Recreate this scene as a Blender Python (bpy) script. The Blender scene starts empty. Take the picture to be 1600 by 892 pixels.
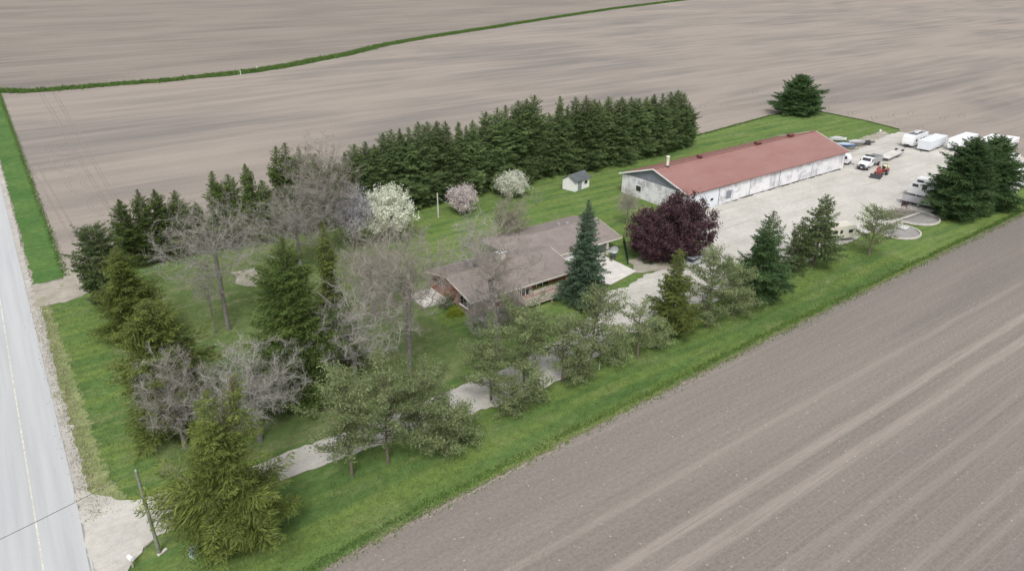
import bpy, bmesh, math, random
import numpy as np
from mathutils import Vector, Matrix
from mathutils.geometry import tessellate_polygon
from math import sin, cos, pi, radians, sqrt, atan2

SC = bpy.context.scene
COL = SC.collection
# ---------------------------------------------------------------- camera
FPX, TH, YAW, HC = 1124.0, radians(25.1), radians(35.6), 48.0
cd = bpy.data.cameras.new("camera"); cam = bpy.data.objects.new("camera", cd); COL.objects.link(cam)
cam.location = (0, 0, HC); cam.rotation_euler = (pi/2-TH, 0, -YAW)
cd.sensor_width = 36; cd.lens = FPX/1600*36; cd.clip_start = 1; cd.clip_end = 8000
SC.camera = cam
# ---------------------------------------------------------------- world, sun, exposure
SUN_EL, SUN_AZ = 52, 215          # azimuth clockwise from +Y
w = bpy.data.worlds.new("World"); SC.world = w; w.use_nodes = True
nt = w.node_tree; bg = nt.nodes['Background']
sky = nt.nodes.new('ShaderNodeTexSky'); sky.sky_type = 'NISHITA'; sky.sun_disc = False
sky.sun_elevation = radians(SUN_EL); sky.sun_rotation = radians(SUN_AZ)
sky.air_density = 1.0; sky.dust_density = 4.0; sky.ozone_density = 1.0
hs = nt.nodes.new('ShaderNodeHueSaturation'); hs.inputs['Saturation'].default_value = 0.22
nt.links.new(sky.outputs[0], hs.inputs['Color']); nt.links.new(hs.outputs[0], bg.inputs[0])
bg.inputs[1].default_value = 0.15
sd = bpy.data.lights.new("sun", 'SUN'); sd.energy = 1.5; sd.angle = radians(14); sd.color = (1, .97, .93)
so = bpy.data.objects.new("sun", sd); COL.objects.link(so)
sv = Vector((sin(radians(SUN_AZ))*cos(radians(SUN_EL)), cos(radians(SUN_AZ))*cos(radians(SUN_EL)), sin(radians(SUN_EL))))
so.rotation_euler = sv.to_track_quat('Z', 'Y').to_euler(); so.location = (0, 0, 200)
SC.view_settings.view_transform = 'Standard'; SC.view_settings.look = 'None'
SC.view_settings.gamma = 1; SC.view_settings.use_curve_mapping = False
SC.view_settings.exposure = 0.5
SC.render.engine = 'CYCLES'
SC.cycles.max_bounces = 6; SC.cycles.transparent_max_bounces = 6

# ---------------------------------------------------------------- photo -> place
_F = np.array([sin(YAW), cos(YAW), 0]); _R = np.array([cos(YAW), -sin(YAW), 0]); _U = np.array([0, 0, 1.])
_fw = _F*cos(TH)-_U*sin(TH); _up = _F*sin(TH)+_U*cos(TH)
def G(px, py, z=0.0):
    d = _fw*FPX+_R*(px-800)-_up*(py-446)
    p = np.array([0, 0, HC])+d*((z-HC)/d[2]); return (float(p[0]), float(p[1]))
def PR(X, Y, Z=0):
    v = np.array([X, Y, Z-HC]); return 800+FPX*(v@_R)/(v@_fw), 446-FPX*(v@_up)/(v@_fw)
def tall(tx, ty, by=None, Y=None):      # top seen at (tx,ty), foot seen at row by (or standing on the line Y): x, y, height
    lo, hi = 0., 46.
    for _ in range(50):
        m = (lo+hi)/2; p = G(tx, ty, m)
        if (by is not None and PR(*p)[1] < by) or (by is None and p[1] > Y): lo = m
        else: hi = m
    p = G(tx, ty, lo); return p[0], p[1], lo

# ---------------------------------------------------------------- materials
class NT:
    def __init__(s, name):
        s.m = bpy.data.materials.new(name); s.m.use_nodes = True; s.t = s.m.node_tree
        s.b = s.t.nodes['Principled BSDF']; s.out = s.t.nodes['Material Output']
        s.geo = None
    def n(s, typ, **kw):
        x = s.t.nodes.new(typ)
        for k, v in kw.items():
            if k.startswith('i_'): x.inputs[k[2:].replace('_', ' ')].default_value = v
            else: setattr(x, k, v)
        return x
    def l(s, a, b): s.t.links.new(a, b)
    def pos(s, scale=(1, 1, 1), rot=0.0, obj=False):
        tc = s.n('ShaderNodeTexCoord') if obj else s.n('ShaderNodeNewGeometry')
        mp = s.n('ShaderNodeMapping'); mp.inputs['Scale'].default_value = scale; mp.inputs['Rotation'].default_value = (0, 0, rot)
        s.l(tc.outputs['Object' if obj else 'Position'], mp.inputs['Vector']); return mp.outputs[0]
    def noise(s, scale, vec=None, detail=4, rough=.6, dist=0.0):
        x = s.n('ShaderNodeTexNoise', i_Scale=scale, i_Detail=detail, i_Roughness=rough, i_Distortion=dist)
        if vec is not None: s.l(vec, x.inputs['Vector'])
        return x.outputs['Fac']
    def ramp(s, fac, stops, interp='LINEAR'):
        x = s.n('ShaderNodeValToRGB'); cr = x.color_ramp; cr.interpolation = interp
        while len(cr.elements) < len(stops): cr.elements.new(.5)
        for e, (p, c) in zip(cr.elements, stops):
            e.position = p; e.color = (c, c, c, 1) if isinstance(c, (int, float)) else (*c, 1)
        s.l(fac, x.inputs[0]); return x.outputs[0]
    def mix(s, fac, a, b, mode='MIX'):
        x = s.n('ShaderNodeMix', data_type='RGBA', blend_type=mode)
        for sock, v in ((x.inputs[0], fac), (x.inputs[6], a), (x.inputs[7], b)):
            if isinstance(v, (int, float)): sock.default_value = v
            elif isinstance(v, tuple): sock.default_value = (*v, 1)
            else: s.l(v, sock)
        return x.outputs[2]
    def math(s, op, a, b=0.0, c=None):
        x = s.n('ShaderNodeMath', operation=op)
        for i, v in enumerate((a, b) if c is None else (a, b, c)):
            if isinstance(v, (int, float)): x.inputs[i].default_value = v
            else: s.l(v, x.inputs[i])
        return x.outputs[0]
    def fin(s, col, rough=.9, bump=None, bstr=.3, bdist=.05, metal=0.0, spec=.3):
        if isinstance(col, tuple): s.b.inputs['Base Color'].default_value = (*col, 1)
        else: s.l(col, s.b.inputs['Base Color'])
        s.b.inputs['Roughness'].default_value = rough; s.b.inputs['Metallic'].default_value = metal
        s.b.inputs['Specular IOR Level'].default_value = spec
        if bump is not None:
            x = s.n('ShaderNodeBump', i_Strength=bstr, i_Distance=bdist); s.l(bump, x.inputs['Height']); s.l(x.outputs[0], s.b.inputs['Normal'])
        return s.m
def simple(name, col, rough=.6, var=.12, scale=2.0, metal=0.0, spec=.4, obj=True, dirt=None):
    t = NT(name); v = t.pos(obj=obj)
    n = t.noise(scale, v, 5, .65)
    dk = tuple(c*(1-var*1.6) for c in col); lt = tuple(min(1, c*(1+var)) for c in col)
    c = t.ramp(n, [(.3, dk), (.7, lt)])
    if dirt:
        n2 = t.ramp(t.noise(scale*.7, t.pos((1, 1, .25), obj=obj), 6, .7), [(.52, 0.), (.72, .55)])
        c = t.mix(n2, c, dirt)
    return t.fin(c, rough, metal=metal, spec=spec)

def soil(name, a, b, tracks=None, seed=0.0):
    t = NT(name)
    big = t.noise(1, t.pos((.009, .024, 1), .05), 5, .6, .6)
    med = t.noise(1, t.pos((.012, .16, 1), .03), 5, .6)
    stk = t.noise(1, t.pos((.02, 1.5, 1), 0), 4, .65)
    fine = t.noise(2.6, t.pos(), 5, .75)
    grain = t.noise(9, t.pos(), 3, .7)
    c = t.mix(t.ramp(big, [(.38, 0.), (.60, 1.)]), a, b)
    c = t.mix(t.ramp(med, [(.40, 0.), (.64, .6)]), c, tuple(x*1.2 for x in b))
    c = t.mix(t.ramp(stk, [(.40, .24), (.62, 0.)]), c, tuple(x*.80 for x in a))
    c = t.mix(1.0, c, t.ramp(fine, [(.25, .74), (.75, 1.22)]), 'MULTIPLY')
    c = t.mix(1.0, c, t.ramp(grain, [(.3, .82), (.7, 1.16)]), 'MULTIPLY')
    if tracks:
        geo = t.n('ShaderNodeNewGeometry'); sx = t.n('ShaderNodeSeparateXYZ'); t.l(geo.outputs['Position'], sx.inputs[0])
        wob = t.noise(1, t.pos((.015, .03, 1)), 3, .5)
        y = t.math('ADD', sx.outputs[1], t.math('MULTIPLY', t.math('SUBTRACT', wob, .5), 1.6))
        y0, y1 = 5.0, 55.0
        u = t.math('DIVIDE', t.math('SUBTRACT', y, y0), y1-y0)
        st = []
        for (c0, wd, s) in tracks:
            p = (c0-y0)/(y1-y0); h = wd/2/(y1-y0); st += [(p-h*1.35, .0), (p-h*.6, s), (p+h*.6, s), (p+h*1.35, .0)]
        tr = t.ramp(u, st)
        brk = t.ramp(t.noise(1, t.pos((.10, 4.2, 1)), 5, .75), [(.36, .15), (.56, 1.)])
        c = t.mix(t.math('MULTIPLY', tr, brk), c, (.285, .25, .22))
        # fine cultivator lines
        ln = t.noise(1, t.pos((.008, 5.0, 1)), 2, .6)
        c = t.mix(t.ramp(ln, [(.55, 0.), (.7, .3)]), c, (.25, .222, .198))
        # pale specks of stubble and stones
        vo = t.n('ShaderNodeTexVoronoi', i_Scale=.9); t.l(t.pos(), vo.inputs['Vector'])
        c = t.mix(t.ramp(vo.outputs['Distance'], [(.05, .75), (.10, 0.)]), c, (.42, .38, .31))
    return t.fin(c, .95, fine, .5, .12, spec=.15)
TR = [(14.6, .7, .35), (17.0, .8, .4), (21.3, .9, .3), (23.5, .7, .4), (28.7, 1.3, .75), (31.7, 1.1, .75), (37.0, .8, .45)]
M = {}
M['soil'] = soil('worked_soil', (.176, .160, .146), (.270, .234, .202))
M['soil_near'] = soil('worked_soil_near', (.168, .152, .136), (.198, .176, .155), TR)
M['soil_far'] = soil('worked_soil_far', (.165, .146, .130), (.225, .197, .170))
def track_mat():
    t = NT('wheel_track_soil'); n = t.noise(1.2, t.pos(), 5, .75)
    m = t.fin((.33, .285, .25), .95)
    tr = t.n('ShaderNodeBsdfTransparent'); mx = t.n('ShaderNodeMixShader')
    t.l(t.ramp(n, [(.35, .1), (.75, .6)]), mx.inputs[0]); t.l(tr.outputs[0], mx.inputs[1]); t.l(t.b.outputs[0], mx.inputs[2]); t.l(mx.outputs[0], t.out.inputs[0])
    return m
M['track'] = track_mat()
def grass(name, a, b, dry, dryamt=.5, stripes=True):
    t = NT(name)
    n1 = t.noise(.09, t.pos(), 4, .6); n2 = t.noise(.9, t.pos(), 6, .75); n3 = t.noise(6, t.pos(), 4, .8)
    c = t.mix(t.ramp(n1, [(.35, 0.), (.65, 1.)]), a, b)
    if stripes:
        st = t.noise(1, t.pos((.03, .55, 1), -.03), 3, .5)
        c = t.mix(t.ramp(st, [(.42, 0.), (.58, .75)]), c, tuple(x*y for x, y in zip(b, (1.35, 1.15, 1.0))))
    dn = t.noise(1, t.pos((.12, .3, 1)), 5, .7)
    c = t.mix(t.ramp(dn, [(.52, 0.), (.74, dryamt)]), c, dry)
    c = t.mix(1.0, c, t.ramp(n2, [(.25, .62), (.75, 1.35)]), 'MULTIPLY')
    c = t.mix(1.0, c, t.ramp(n3, [(.25, .7), (.75, 1.3)]), 'MULTIPLY')
    return t.fin(c, .95, n3, .6, .08, spec=.1)
M['lawn'] = grass('lawn_grass', (.062, .112, .032), (.094, .152, .046), (.20, .205, .10), .6)
M['shade_lawn'] = grass('shady_lawn', (.082, .122, .040), (.125, .160, .062), (.215, .20, .125), .8, False)
M['verge'] = grass('verge_grass', (.050, .112, .030), (.085, .150, .042), (.17, .19, .08), .3, False)
M['dryverge'] = grass('dry_verge', (.15, .19, .075), (.20, .225, .10), (.33, .31, .19), .8, False)
M['ditch'] = grass('ditch_grass', (.03, .075, .02), (.05, .10, .03), (.10, .11, .05), .4, False)
def gravel(name, a, b, stain, sc=1.0, g=(.10, .13, .06), gamt=.0):
    t = NT(name)
    n1 = t.noise(.12*sc, t.pos(), 4, .6); n2 = t.noise(1.3, t.pos(), 6, .75); n3 = t.noise(10, t.pos(), 3, .8)
    st = t.noise(1, t.pos((.05, .7, 1), .12), 5, .65)
    c = t.mix(t.ramp(n1, [(.35, 0.), (.65, 1.)]), a, b)
    c = t.mix(t.ramp(st, [(.5, 0.), (.72, .55)]), c, stain)
    c = t.mix(1.0, c, t.ramp(n2, [(.2, .78), (.75, 1.12)]), 'MULTIPLY')
    c = t.mix(1.0, c, t.ramp(n3, [(.25, .80), (.75, 1.15)]), 'MULTIPLY')
    if gamt: c = t.mix(t.ramp(t.noise(.35, t.pos(), 6, .75), [(.58, 0.), (.70, gamt)]), c, g)
    return t.fin(c, .95, n3, .5, .04, spec=.15)
M['gravel'] = gravel('crushed_gravel', (.40, .385, .352), (.48, .463, .428), (.31, .29, .25))
M['gravel_dark'] = gravel('grey_gravel', (.22, .21, .20), (.30, .29, .28), (.18, .165, .15))
M['shoulder'] = gravel('road_shoulder', (.33, .315, .285), (.42, .40, .37), (.28, .265, .22), 3, (.20, .22, .12), .7)
M['weedy'] = gravel('weedy_gravel', (.27, .25, .20), (.35, .325, .28), (.22, .20, .15), 3, (.13, .16, .06), .7)
def road_mat():
    t = NT('pale_asphalt')
    n1 = t.noise(1, t.pos((.9, .03, 1)), 4, .6); n2 = t.noise(8, t.pos(), 4, .8)
    c = t.ramp(n1, [(.35, (.35, .36, .37)), (.65, (.415, .42, .425))])
    c = t.mix(1.0, c, t.ramp(n2, [(.25, .90), (.75, 1.07)]), 'MULTIPLY')
    sp = t.noise(1.6, t.pos((1, .5, 1)), 2, .5)
    c = t.mix(t.ramp(sp, [(.80, 0.), (.84, .5)]), c, (.2, .2, .2))
    return t.fin(c, .85, n2, .2, .02)
M['road'] = road_mat()
M['linepaint'] = simple('worn_line_paint', (.52, .50, .43), .8, .25, 1.5, obj=False)
M['seam'] = simple('dark_seam', (.27, .27, .27), .9, .2, 1.5, obj=False)
M['concrete'] = simple('pale_concrete', (.52, .50, .465), .85, .12, .6, obj=False, dirt=(.36, .34, .30))
M['curbc'] = simple('weathered_concrete', (.44, .42, .38), .85, .2, 2, dirt=(.25, .23, .2))
def siding():
    t = NT('peeling_white_siding')
    n = t.noise(1, t.pos((.30, .30, .42), obj=True), 7, .75); s = t.noise(1, t.pos((1.6, 1.6, .5), obj=True), 6, .75)
    k = t.math('ADD', t.math('MULTIPLY', n, .62), t.math('MULTIPLY', s, .38))
    c = t.ramp(k, [(.475, (.65, .65, .665)), (.52, (.55, .55, .57)), (.575, (.36, .345, .375)), (.64, (.49, .46, .455))])
    rib = t.n('ShaderNodeTexWave', wave_type='BANDS', bands_direction='X', i_Scale=3.2); t.l(t.pos(obj=True), rib.inputs['Vector'])
    c = t.mix(1.0, c, t.ramp(t.noise(3, t.pos(obj=True), 5, .7), [(.3, .9), (.7, 1.06)]), 'MULTIPLY')
    return t.fin(c, .75, rib.outputs['Fac'], .35, .03)
M['siding'] = siding()
M['white'] = simple('white_paint', (.66, .66, .65), .5, .04, .8, dirt=(.62, .60, .56))
M['gelcoat'] = simple('white_gelcoat', (.66, .665, .67), .35, .03, .6, spec=.5)
M['cream'] = simple('cream_paint', (.52, .50, .43), .5, .06, 1, dirt=(.5, .46, .38))
M['whiteblue'] = simple('cool_white_panel', (.58, .61, .64), .45, .04, .5)
M['greygable'] = simple('grey_gable_metal', (.185, .20, .235), .6, .1, 1)
def redroof():
    t = NT('faded_red_metal_roof')
    n = t.noise(1, t.pos((.12, .35, .35), obj=True), 5, .6); f = t.noise(1, t.pos((3, .35, .35), obj=True), 4, .6)
    c = t.ramp(n, [(.3, (.225, .108, .094)), (.7, (.26, .148, .134))])
    c = t.mix(t.ramp(f, [(.4, 0.), (.7, .30)]), c, (.27, .165, .15))
    return t.fin(c, .6, spec=.35)
M['redroof'] = redroof()
M['rib'] = simple('red_roof_rib', (.21, .10, .085), .55, .1, 1)
M['ventred'] = simple('dark_red_vent', (.13, .045, .04), .7, .15, 3)
def shingle():
    t = NT('brown_shingles')
    n = t.noise(.5, t.pos(obj=True), 5, .7); f = t.noise(1, t.pos((6, 14, 14), obj=True), 4, .8)
    s = t.noise(1, t.pos((.3, 1.6, 1), obj=True), 4, .6)
    c = t.ramp(n, [(.3, (.158, .135, .125)), (.7, (.215, .185, .170))])
    c = t.mix(t.ramp(s, [(.45, 0.), (.7, .35)]), c, (.25, .20, .182))
    c = t.mix(1.0, c, t.ramp(f, [(.3, .8), (.7, 1.2)]), 'MULTIPLY')
    return t.fin(c, .95, f, .5, .03)
M['shingle'] = shingle()
def brick():
    t = NT('red_brick')
    b = t.n('ShaderNodeTexBrick', i_Scale=1.0, i_Color1=(.27, .085, .05, 1), i_Color2=(.19, .06, .04, 1), i_Mortar=(.30, .22, .18, 1))
    b.inputs['Mortar Size'].default_value = .006; b.inputs['Brick Width'].default_value = .22; b.inputs['Row Height'].default_value = .075
    tc = t.n('ShaderNodeTexCoord'); sx = t.n('ShaderNodeSeparateXYZ'); t.l(tc.outputs['Object'], sx.inputs[0])
    cb = t.n('ShaderNodeCombineXYZ'); t.l(t.math('ADD', sx.outputs[0], sx.outputs[1]), cb.inputs[0]); t.l(sx.outputs[2], cb.inputs[1]); t.l(cb.outputs[0], b.inputs['Vector'])
    c = t.mix(1.0, b.outputs[0], t.ramp(t.noise(1.2, t.pos(obj=True), 5, .7), [(.3, .8), (.7, 1.25)]), 'MULTIPLY')
    return t.fin(c, .9)
M['brick'] = brick()
M['glass'] = simple('dark_glass', (.03, .035, .04), .12, .1, 1, spec=.6)
M['black'] = simple('black_rubber', (.025, .025, .026), .8, .2, 4)
M['dark'] = simple('dark_metal', (.05, .05, .055), .6, .2, 3)
M['steel'] = simple('galvanised_steel', (.36, .37, .38), .45, .12, 2, metal=.3)
M['greycover'] = simple('grey_tarp', (.34, .34, .36), .8, .08, 1)
M['charcoal'] = simple('charcoal_tarp', (.13, .13, .145), .8, .1, 1)
M['wood'] = simple('weathered_wood', (.40, .365, .315), .9, .22, 2.5)
M['deckwood'] = simple('stained_deck_boards', (.27, .19, .16), .9, .2, 2)
M['pole'] = simple('treated_pole_wood', (.17, .18, .14), .9, .25, 2)
M['polegrey'] = simple('bleached_pole_wood', (.42, .42, .38), .9, .2, 2)
M['red'] = simple('red_tractor_paint', (.27, .045, .04), .4, .12, 2, spec=.5, dirt=(.25, .10, .08))
M['yellow'] = simple('pale_yellow_plastic', (.72, .70, .35), .5, .1, 3)
M['blue'] = simple('blue_boat_paint', (.07, .12, .22), .4, .1, 2)
M['ltblue'] = simple('light_blue_cover', (.30, .36, .45), .7, .1, 2)
M['silver'] = simple('silver_paint', (.48, .50, .53), .3, .05, 2, metal=.4, spec=.6)
M['fence'] = simple('dark_green_fence', (.012, .045, .022), .8, .2, 3)
M['door'] = simple('grey_door', (.20, .22, .23), .7, .1, 2)
M['shedroof'] = simple('dark_shed_shingles', (.085, .095, .10), .9, .25, 2)
M['boxgreen'] = simple('grey_green_box', (.28, .38, .36), .6, .1, 3)
M['bark'] = simple('grey_bark', (.16, .15, .137), .95, .3, 3)
M['bark_con'] = simple('conifer_bark', (.13, .105, .085), .95, .3, 3)
M['twig'] = simple('grey_twigs', (.235, .222, .195), .95, .25, .8)
M['twig_pale'] = simple('pale_twigs', (.275, .265, .238), .95, .2, .8)
M['twig_brown'] = simple('brown_twigs', (.228, .208, .178), .95, .25, .8)
M['rope'] = simple('black_cable', (.06, .06, .06), .7, .1, 1)
def leafmat(name, stops, transl=.35):
    t = NT(name)
    at = t.n('ShaderNodeAttribute', attribute_name='tint'); oi = t.n('ShaderNodeObjectInfo')
    c = t.ramp(at.outputs['Fac'], stops)
    hsv = t.n('ShaderNodeHueSaturation'); t.l(c, hsv.inputs['Color'])
    t.l(t.math('ADD', t.math('MULTIPLY', oi.outputs['Random'], .42), .82), hsv.inputs['Value'])
    t.fin(hsv.outputs[0], .8, spec=.15)
    tr = t.n('ShaderNodeBsdfTranslucent'); mx = t.n('ShaderNodeMixShader'); mx.inputs[0].default_value = transl
    t.l(hsv.outputs[0], tr.inputs[0]); t.l(t.b.outputs[0], mx.inputs[1]); t.l(tr.outputs[0], mx.inputs[2]); t.l(mx.outputs[0], t.out.inputs[0])
    return t.m
L = {
 'row': leafmat('dark_spruce_needles', [(0, (0.064, 0.099, 0.039)), (.5, (0.113, 0.163, 0.064)), (1, (0.203, 0.267, 0.099))]),
 'dark': leafmat('deep_green_needles', [(0, (0.042, 0.078, 0.032)), (.5, (0.069, 0.126, 0.046)), (1, (0.138, 0.203, 0.081))]),
 'blue': leafmat('blue_green_needles', [(0, (0.044, 0.081, 0.048)), (.5, (0.085, 0.138, 0.083)), (1, (0.184, 0.239, 0.156))]),
 'olive': leafmat('olive_needles', [(0, (0.072, 0.094, 0.025)), (.5, (0.130, 0.166, 0.043)), (1, (0.226, 0.278, 0.072))]),
 'yel': leafmat('yellow_green_needles', [(0, (.070, .098, .025)), (.5, (.140, .180, .045)), (1, (.26, .30, .08))]),
 'mid': leafmat('mid_green_needles', [(0, (0.050, 0.080, 0.023)), (.5, (0.096, 0.142, 0.038)), (1, (0.182, 0.250, 0.065))]),
 'cedar': leafmat('cedar_foliage', [(0, (0.055, 0.085, 0.033)), (.5, (0.101, 0.140, 0.055)), (1, (0.166, 0.199, 0.089))]),
 'pine': leafmat('grey_pine_needles', [(0, (.100, .142, .060)), (.5, (.185, .226, .105)), (1, (.29, .345, .17))], .4),
 'purple': leafmat('purple_leaves', [(0, (0.033, 0.015, 0.021)), (.5, (0.075, 0.030, 0.042)), (1, (0.173, 0.093, 0.117))]),
 'white': leafmat('white_blossom', [(0, (.42, .46, .32)), (.4, (.68, .70, .58)), (1, (.84, .85, .78))], .35),
 'lilac': leafmat('grey_lilac_blossom', [(0, (.27, .26, .27)), (.5, (.38, .37, .39)), (1, (.52, .50, .53))], .35),
 'pink': leafmat('pink_blossom', [(0, (.52, .42, .42)), (.5, (.72, .64, .63)), (1, (.84, .79, .78))], .35),
 'bud': leafmat('olive_buds', [(0, (0.180, 0.168, 0.096)), (.5, (0.240, 0.240, 0.132)), (1, (0.324, 0.336, 0.180))], .3),
 'shrubdk': leafmat('dark_shrub_leaves', [(0, (0.023, 0.065, 0.016)), (.5, (0.039, 0.111, 0.023)), (1, (0.078, 0.169, 0.039))]),
 'shrubyl': leafmat('lime_shrub_leaves', [(0, (.13, .17, .02)), (.5, (.22, .27, .03)), (1, (.33, .38, .05))]),
 'tuft': leafmat('grass_blades', [(0, (.060, .115, .030)), (.5, (.095, .165, .042)), (1, (.17, .22, .075))], .45),
 'drytuft': leafmat('dry_grass_blades', [(0, (.20, .20, .12)), (.5, (.30, .285, .18)), (1, (.42, .39, .29))]),
 'stub': leafmat('pale_stubble', [(0, (.24, .21, .17)), (.5, (.36, .32, .26)), (1, (.50, .46, .38))]),
}
# ---------------------------------------------------------------- mesh helpers
def tag(o, label=None, cat=None, group=None, kind=None):
    if label: o['label'] = label
    if cat: o['category'] = cat
    if group: o['group'] = group
    if kind: o['kind'] = kind
    return o
def root(name, loc, rz, label, cat, group=None):
    o = bpy.data.objects.new(name, None); COL.objects.link(o); o.empty_display_size = .3
    o.location = loc if len(loc) == 3 else (*loc, 0); o.rotation_euler = (0, 0, rz); return tag(o, label, cat, group)
def linkmesh(name, me, mat, parent=None, smooth=False):
    me.materials.append(mat)
    if smooth: me.polygons.foreach_set('use_smooth', [True]*len(me.polygons))
    o = bpy.data.objects.new(name, me); COL.objects.link(o)
    if parent is not None: o.parent = parent
    return o
class MB:
    def __init__(s): s.v = []; s.f = []
    def add(s, vs, fs):
        b = len(s.v); s.v += [tuple(map(float, v)) for v in vs]; s.f += [tuple(i+b for i in f) for f in fs]; return s
    def box(s, c, d, rz=0.0, ry=0.0):
        R = Matrix.Rotation(rz, 3, 'Z') @ Matrix.Rotation(ry, 3, 'Y'); x, y, z = (k/2 for k in d)
        vs = [Vector(c)+R @ Vector((a*x, b*y, e*z)) for a in (-1, 1) for b in (-1, 1) for e in (-1, 1)]
        return s.add(vs, [(0, 1, 3, 2), (4, 6, 7, 5), (0, 4, 5, 1), (2, 3, 7, 6), (0, 2, 6, 4), (1, 5, 7, 3)])
    def prism(s, prof, y0, y1, axis='Y', inset=0.0):     # profile (x,z) swept along y, or (y,z) swept along x
        n = len(prof)
        f = (lambda a, b, c: (a, c, b)) if axis == 'Y' else (lambda a, b, c: (c, a, b))
        vs = [f(a, b, y0) for a, b in prof]+[f(a, b, y1) for a, b in prof]
        fs = [tuple(range(n)), tuple(range(2*n-1, n-1, -1))]+[(i, (i+1) % n+0, (i+1) % n+n, i+n) for i in range(n)]
        return s.add(vs, fs)
    def tube(s, p0, p1, r0, r1=None, n=8, caps=True):
        r1 = r0 if r1 is None else r1
        p0, p1 = Vector(p0), Vector(p1); d = (p1-p0).normalized()
        a = d.orthogonal().normalized(); b = d.cross(a)
        vs = [p+(a*cos(2*pi*i/n)+b*sin(2*pi*i/n))*r for p, r in ((p0, r0), (p1, r1)) for i in range(n)]
        fs = [(i, (i+1) % n, (i+1) % n+n, i+n) for i in range(n)]
        if caps: fs += [tuple(range(n-1, -1, -1)), tuple(range(n, 2*n))]
        return s.add(vs, fs)
    def wheel(s, c, r, w, n=14): return s.tube((c[0], c[1]-w/2, c[2]), (c[0], c[1]+w/2, c[2]), r, r, n)
    def build(s, name, mat, parent=None, bevel=0.0, smooth=False):
        me = bpy.data.meshes.new(name); me.from_pydata(s.v, [], s.f)
        bm = bmesh.new(); bm.from_mesh(me); bmesh.ops.recalc_face_normals(bm, faces=bm.faces[:])
        if bevel: bmesh.ops.bevel(bm, geom=bm.edges[:], offset=bevel, segments=2, affect='EDGES', clamp_overlap=True)
        bm.to_mesh(me); bm.free(); return linkmesh(name, me, mat, parent, smooth)
def quads_mesh(name, V, tint, mat, parent=None):       # V: (n,4,3), tint: (n,)
    n = len(V); me = bpy.data.meshes.new(name)
    me.vertices.add(4*n); me.loops.add(4*n); me.polygons.add(n)
    me.vertices.foreach_set('co', V.astype(np.float32).ravel())
    me.loops.foreach_set('vertex_index', np.arange(4*n, dtype=np.int32))
    me.polygons.foreach_set('loop_start', np.arange(0, 4*n, 4, dtype=np.int32))
    a = me.attributes.new('tint', 'FLOAT', 'POINT'); a.data.foreach_set('value', np.repeat(np.clip(tint, 0, 1), 4).astype(np.float32))
    me.update(calc_edges=True); me.validate()
    return linkmesh(name, me, mat, parent)
def unit(v): return v/np.maximum(np.linalg.norm(v, axis=-1, keepdims=True), 1e-9)
def leaves(C, D, Lh, W, rng):            # diamond leaves: base C, direction D, length, width
    n = len(C); r = unit(rng.normal(size=(n, 3))); s = unit(np.cross(D, r))
    Lh = np.asarray(Lh).reshape(-1, 1)*np.ones((n, 1)); W = np.asarray(W).reshape(-1, 1)*np.ones((n, 1))
    mid = C+D*Lh*.45
    return np.stack([C, mid-s*W/2, C+D*Lh, mid+s*W/2], 1)
def poly_sheet(name, pts, z, mat, jit=0.0, step=1.0, seed=1, label=None, kind='structure', cat=None):
    rng = np.random.default_rng(seed); out = []
    n = len(pts)
    for i in range(n):
        a, b = np.array(pts[i][:2]), np.array(pts[(i+1) % n][:2]); L_ = np.linalg.norm(b-a); k = max(1, min(600, int(L_/step)))
        nr = np.array([-(b-a)[1], (b-a)[0]])/max(L_, 1e-6)
        for j in range(k):
            o = rng.normal()*jit if not (j == 0) else 0
            out.append(a+(b-a)*j/k+nr*o)
    vs = [Vector((float(p[0]), float(p[1]), z)) for p in out]
    tri = tessellate_polygon([vs]); me = bpy.data.meshes.new(name); me.from_pydata(vs, [], [tuple(t) for t in tri])
    bm = bmesh.new(); bm.from_mesh(me)
    for f in bm.faces:
        f.normal_update()
        if f.normal.z < 0: f.normal_flip()
    bm.to_mesh(me); bm.free()
    o = linkmesh(name, me, mat); return tag(o, label, cat, kind=kind)
def ribbon(pts, w, z, mb):
    P = [np.array(p[:2], float) for p in pts]; vs = []; n = len(P)
    for i, p in enumerate(P):
        d = P[min(i+1, n-1)]-P[max(i-1, 0)]; d = d/max(np.linalg.norm(d), 1e-6); s = np.array([-d[1], d[0]])*w/2
        vs += [(*(p+s), z), (*(p-s), z)]
    mb.add(vs, [(2*i, 2*i+1, 2*i+3, 2*i+2) for i in range(n-1)])
# ================================================================ SETTING: GROUND
poly_sheet('field', [(-2500, -800), (3500, -800), (3500, 3500), (-2500, 3500)], 0.0, M['soil'], step=1e9)
poly_sheet('near_field', [(9, 44.6), (13, 46.0), (43, 47.6), (78, 48.9), (162, 50.8), (260, 53.5), (420, 56), (420, -60), (-20, -60), (-1, 30)], .012, M['soil_near'], .10, 1.0, 2)
NORTH = [(3.4, 128), (45, 131.5), (110, 131), (150, 132.2), (160, 133.7), G(1205, 181), G(1250, 172), G(1292, 177), G(1350, 189), G(1405, 203)]
EAST = [G(1470, 212), G(1560, 232), G(1640, 262), (190, 62), (186, 52)]
lawn = [(-1.4, 63), (-1.4, 118), (2, 121), (3.4, 128)]+NORTH[1:]+[(206, 98), (190, 62), (186, 51.4), (162, 51.1), (78.2, 49.1), (42.9, 47.8), (23.6, 47.0), (13.1, 46.2), (9, 44.8), (2, 30), (-1.4, 20), (-1.4, 55)]
poly_sheet('lawn', lawn, .03, M['lawn'], .16, .7, 3)
poly_sheet('shaded_lawn', [(4.5, 67), (5, 80), (4, 92), (7, 104), (9, 112), (14, 121), (47, 121), (52, 110), (45, 96), (44, 80), (46, 70), (38, 65), (20, 64)], .045, M['shade_lawn'], .9, 2.2, 4)
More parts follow.
